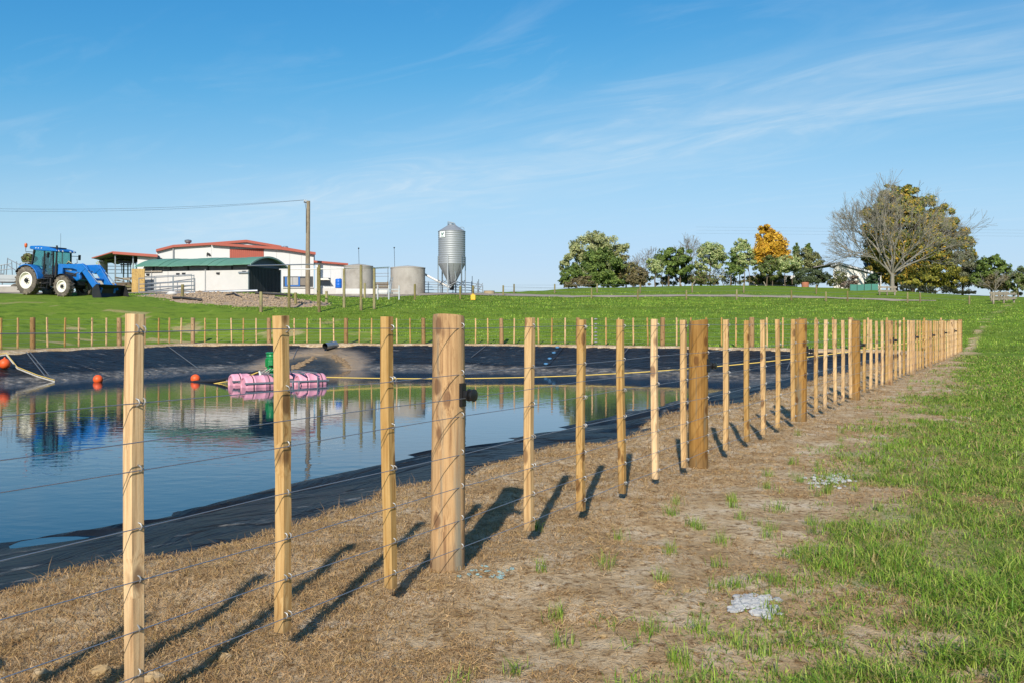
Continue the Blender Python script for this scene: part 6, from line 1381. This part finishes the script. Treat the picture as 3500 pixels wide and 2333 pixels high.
# pasture beyond the pond
X, Y, rad, r = polar(200000, 34, 100, -38, 38, seed=103)
g = green_amt(X, Y); d = pond_d(X, Y)
keep = (d < -.25) & (r.uniform(0, 1, len(X)) < .15 + .85 * g) & (edge_d(X, Y)[1] < .5)
yb_ = np.interp(X, [-75, -45, -30, -22, -17.5, -12, 0, 6, 7, 60], [55, 55, 57.6, 61, 66, 78.5, 83, 84.5, 200, 200]); keep &= Y < yb_
keep &= mound_z(X, Y) < ground_z(X, Y) + .02
X, Y, rad = X[keep], Y[keep], rad[keep]; n = len(X); tf_ = fbm(X * .9, Y * .9, 95, 3)
C = pick(GC, r, n, .75, 1.25) * (.62 + .75 * sst(.36, .62, fbm(X * .8, Y * 1.3, 89, 4)))[:, None]; yf = (r.uniform(0, 1, n) < .035 * sst(-6, 4, X) * sst(.45, .65, fbm(X * .3, Y * .8, 97, 3)) * 3); C[yf] = pick([(.42, .44, .06), (.30, .38, .06)], r, int(yf.sum()))
tf_ = tf_ * (.55 + .9 * sst(.4, .62, fbm(X * .5, Y * .5, 99, 3)))
strands('grass', 'green pasture on the rise beyond the pond', X, Y, r.uniform(0, 6.283, n), r.uniform(.02, .08, n), r.uniform(.03, .085, n) * (.45 + 1.0 * tf_), r.uniform(.022, .042, n) * rad / 55, C, M_blade)
# clods, lime, stones
pts = []
for k in range(800):
    s = random.uniform(-3.2, 5); e_2 = random.uniform(-1.0, 1.2) * (1 if random.random() < .8 else .5); p = fpos(s, e_2); 
    if math.hypot(p.x, p.y) < 1.7 or fbm(np.array([p.x * 1.2]), np.array([p.y * 1.2]), 98, 3)[0] < .5: continue
    pts.append((p.x, p.y, gz(p.x, p.y)))
lump_stuff('clods', 'small yellow brown clods of clay scattered on the dry strip', M_stone, pts, .004, .017)
pts = [(p[0], p[1], gz(p[0], p[1])) for p in [(hit(1660 + random.gauss(0, 45), 1953 + random.gauss(0, 14), ground_z, 2, 12)) for _ in range(26)]]
lump_stuff('blue_crumbs', 'pale blue green crumbs on the ground right of the first thick post', pm('blue_crumb', (.22, .33, .33), .9, 0, .3), pts, .006, .014, .5)
for x, y, r_, lab in ((140, 2316, .028, 'pale angular stone at the bottom left corner'), (525, 2330, .030, 'mossy angular stone at the bottom edge by the nearest batten'), (768, 2255, .022, 'small orange clod at the bottom, right of the nearest batten'), (345, 2305, .03, 'brown clod between the corner stone and the nearest batten')):
    p = hit(x, y, ground_z, 1.5, 12); mb = MB(); mb.sphere((0, 0, 0), r_, 9, 6, (1.15, .9, .8)); rq = random.Random(x)
    for i in range(len(mb.v)): v_ = mb.v[i]; k = 1 + rq.uniform(-.2, .2); mb.v[i] = (p.x + v_[0] * k, p.y + v_[1] * k, p.z + v_[2] * k + r_ * .35)
    tag(mb.build('stone', M_stone, None), lab, 'stone')
def lime(pxs, label):
    c = hit(sum(a for a, b_ in pxs) / len(pxs), sum(b_ for a, b_ in pxs) / len(pxs), ground_z, 2, 15); rq = random.Random(int(pxs[0][0])); mb = MB()
    for (x, y) in pxs:
        for k in range(16):
            p = hit(x + rq.gauss(0, 26), y + rq.gauss(0, 11), ground_z, 2, 15); r_ = rq.uniform(.005, .022); j = len(mb.v); mb.sphere((0, 0, 0), r_, 8, 5, (1.3, 1.1, .5))
            for i in range(j, len(mb.v)): v_ = mb.v[i]; q = 1 + rq.uniform(-.25, .25); mb.v[i] = (p.x + v_[0] * q, p.y + v_[1] * q, p.z + v_[2] * q + .008)
    tag(mb.build('lime_patch', M_lime, None), label, 'lime patch', kind='stuff')
lime([(2525, 2055), (2560, 2052), (2595, 2058), (2565, 2082), (2600, 2095), (2620, 2085)], 'crumbly white lime patch nearest the camera in the grass')
lime([(2800, 1643), (2835, 1640), (2865, 1636), (2880, 1640)], 'crumbly white lime patch farther up the grass edge')
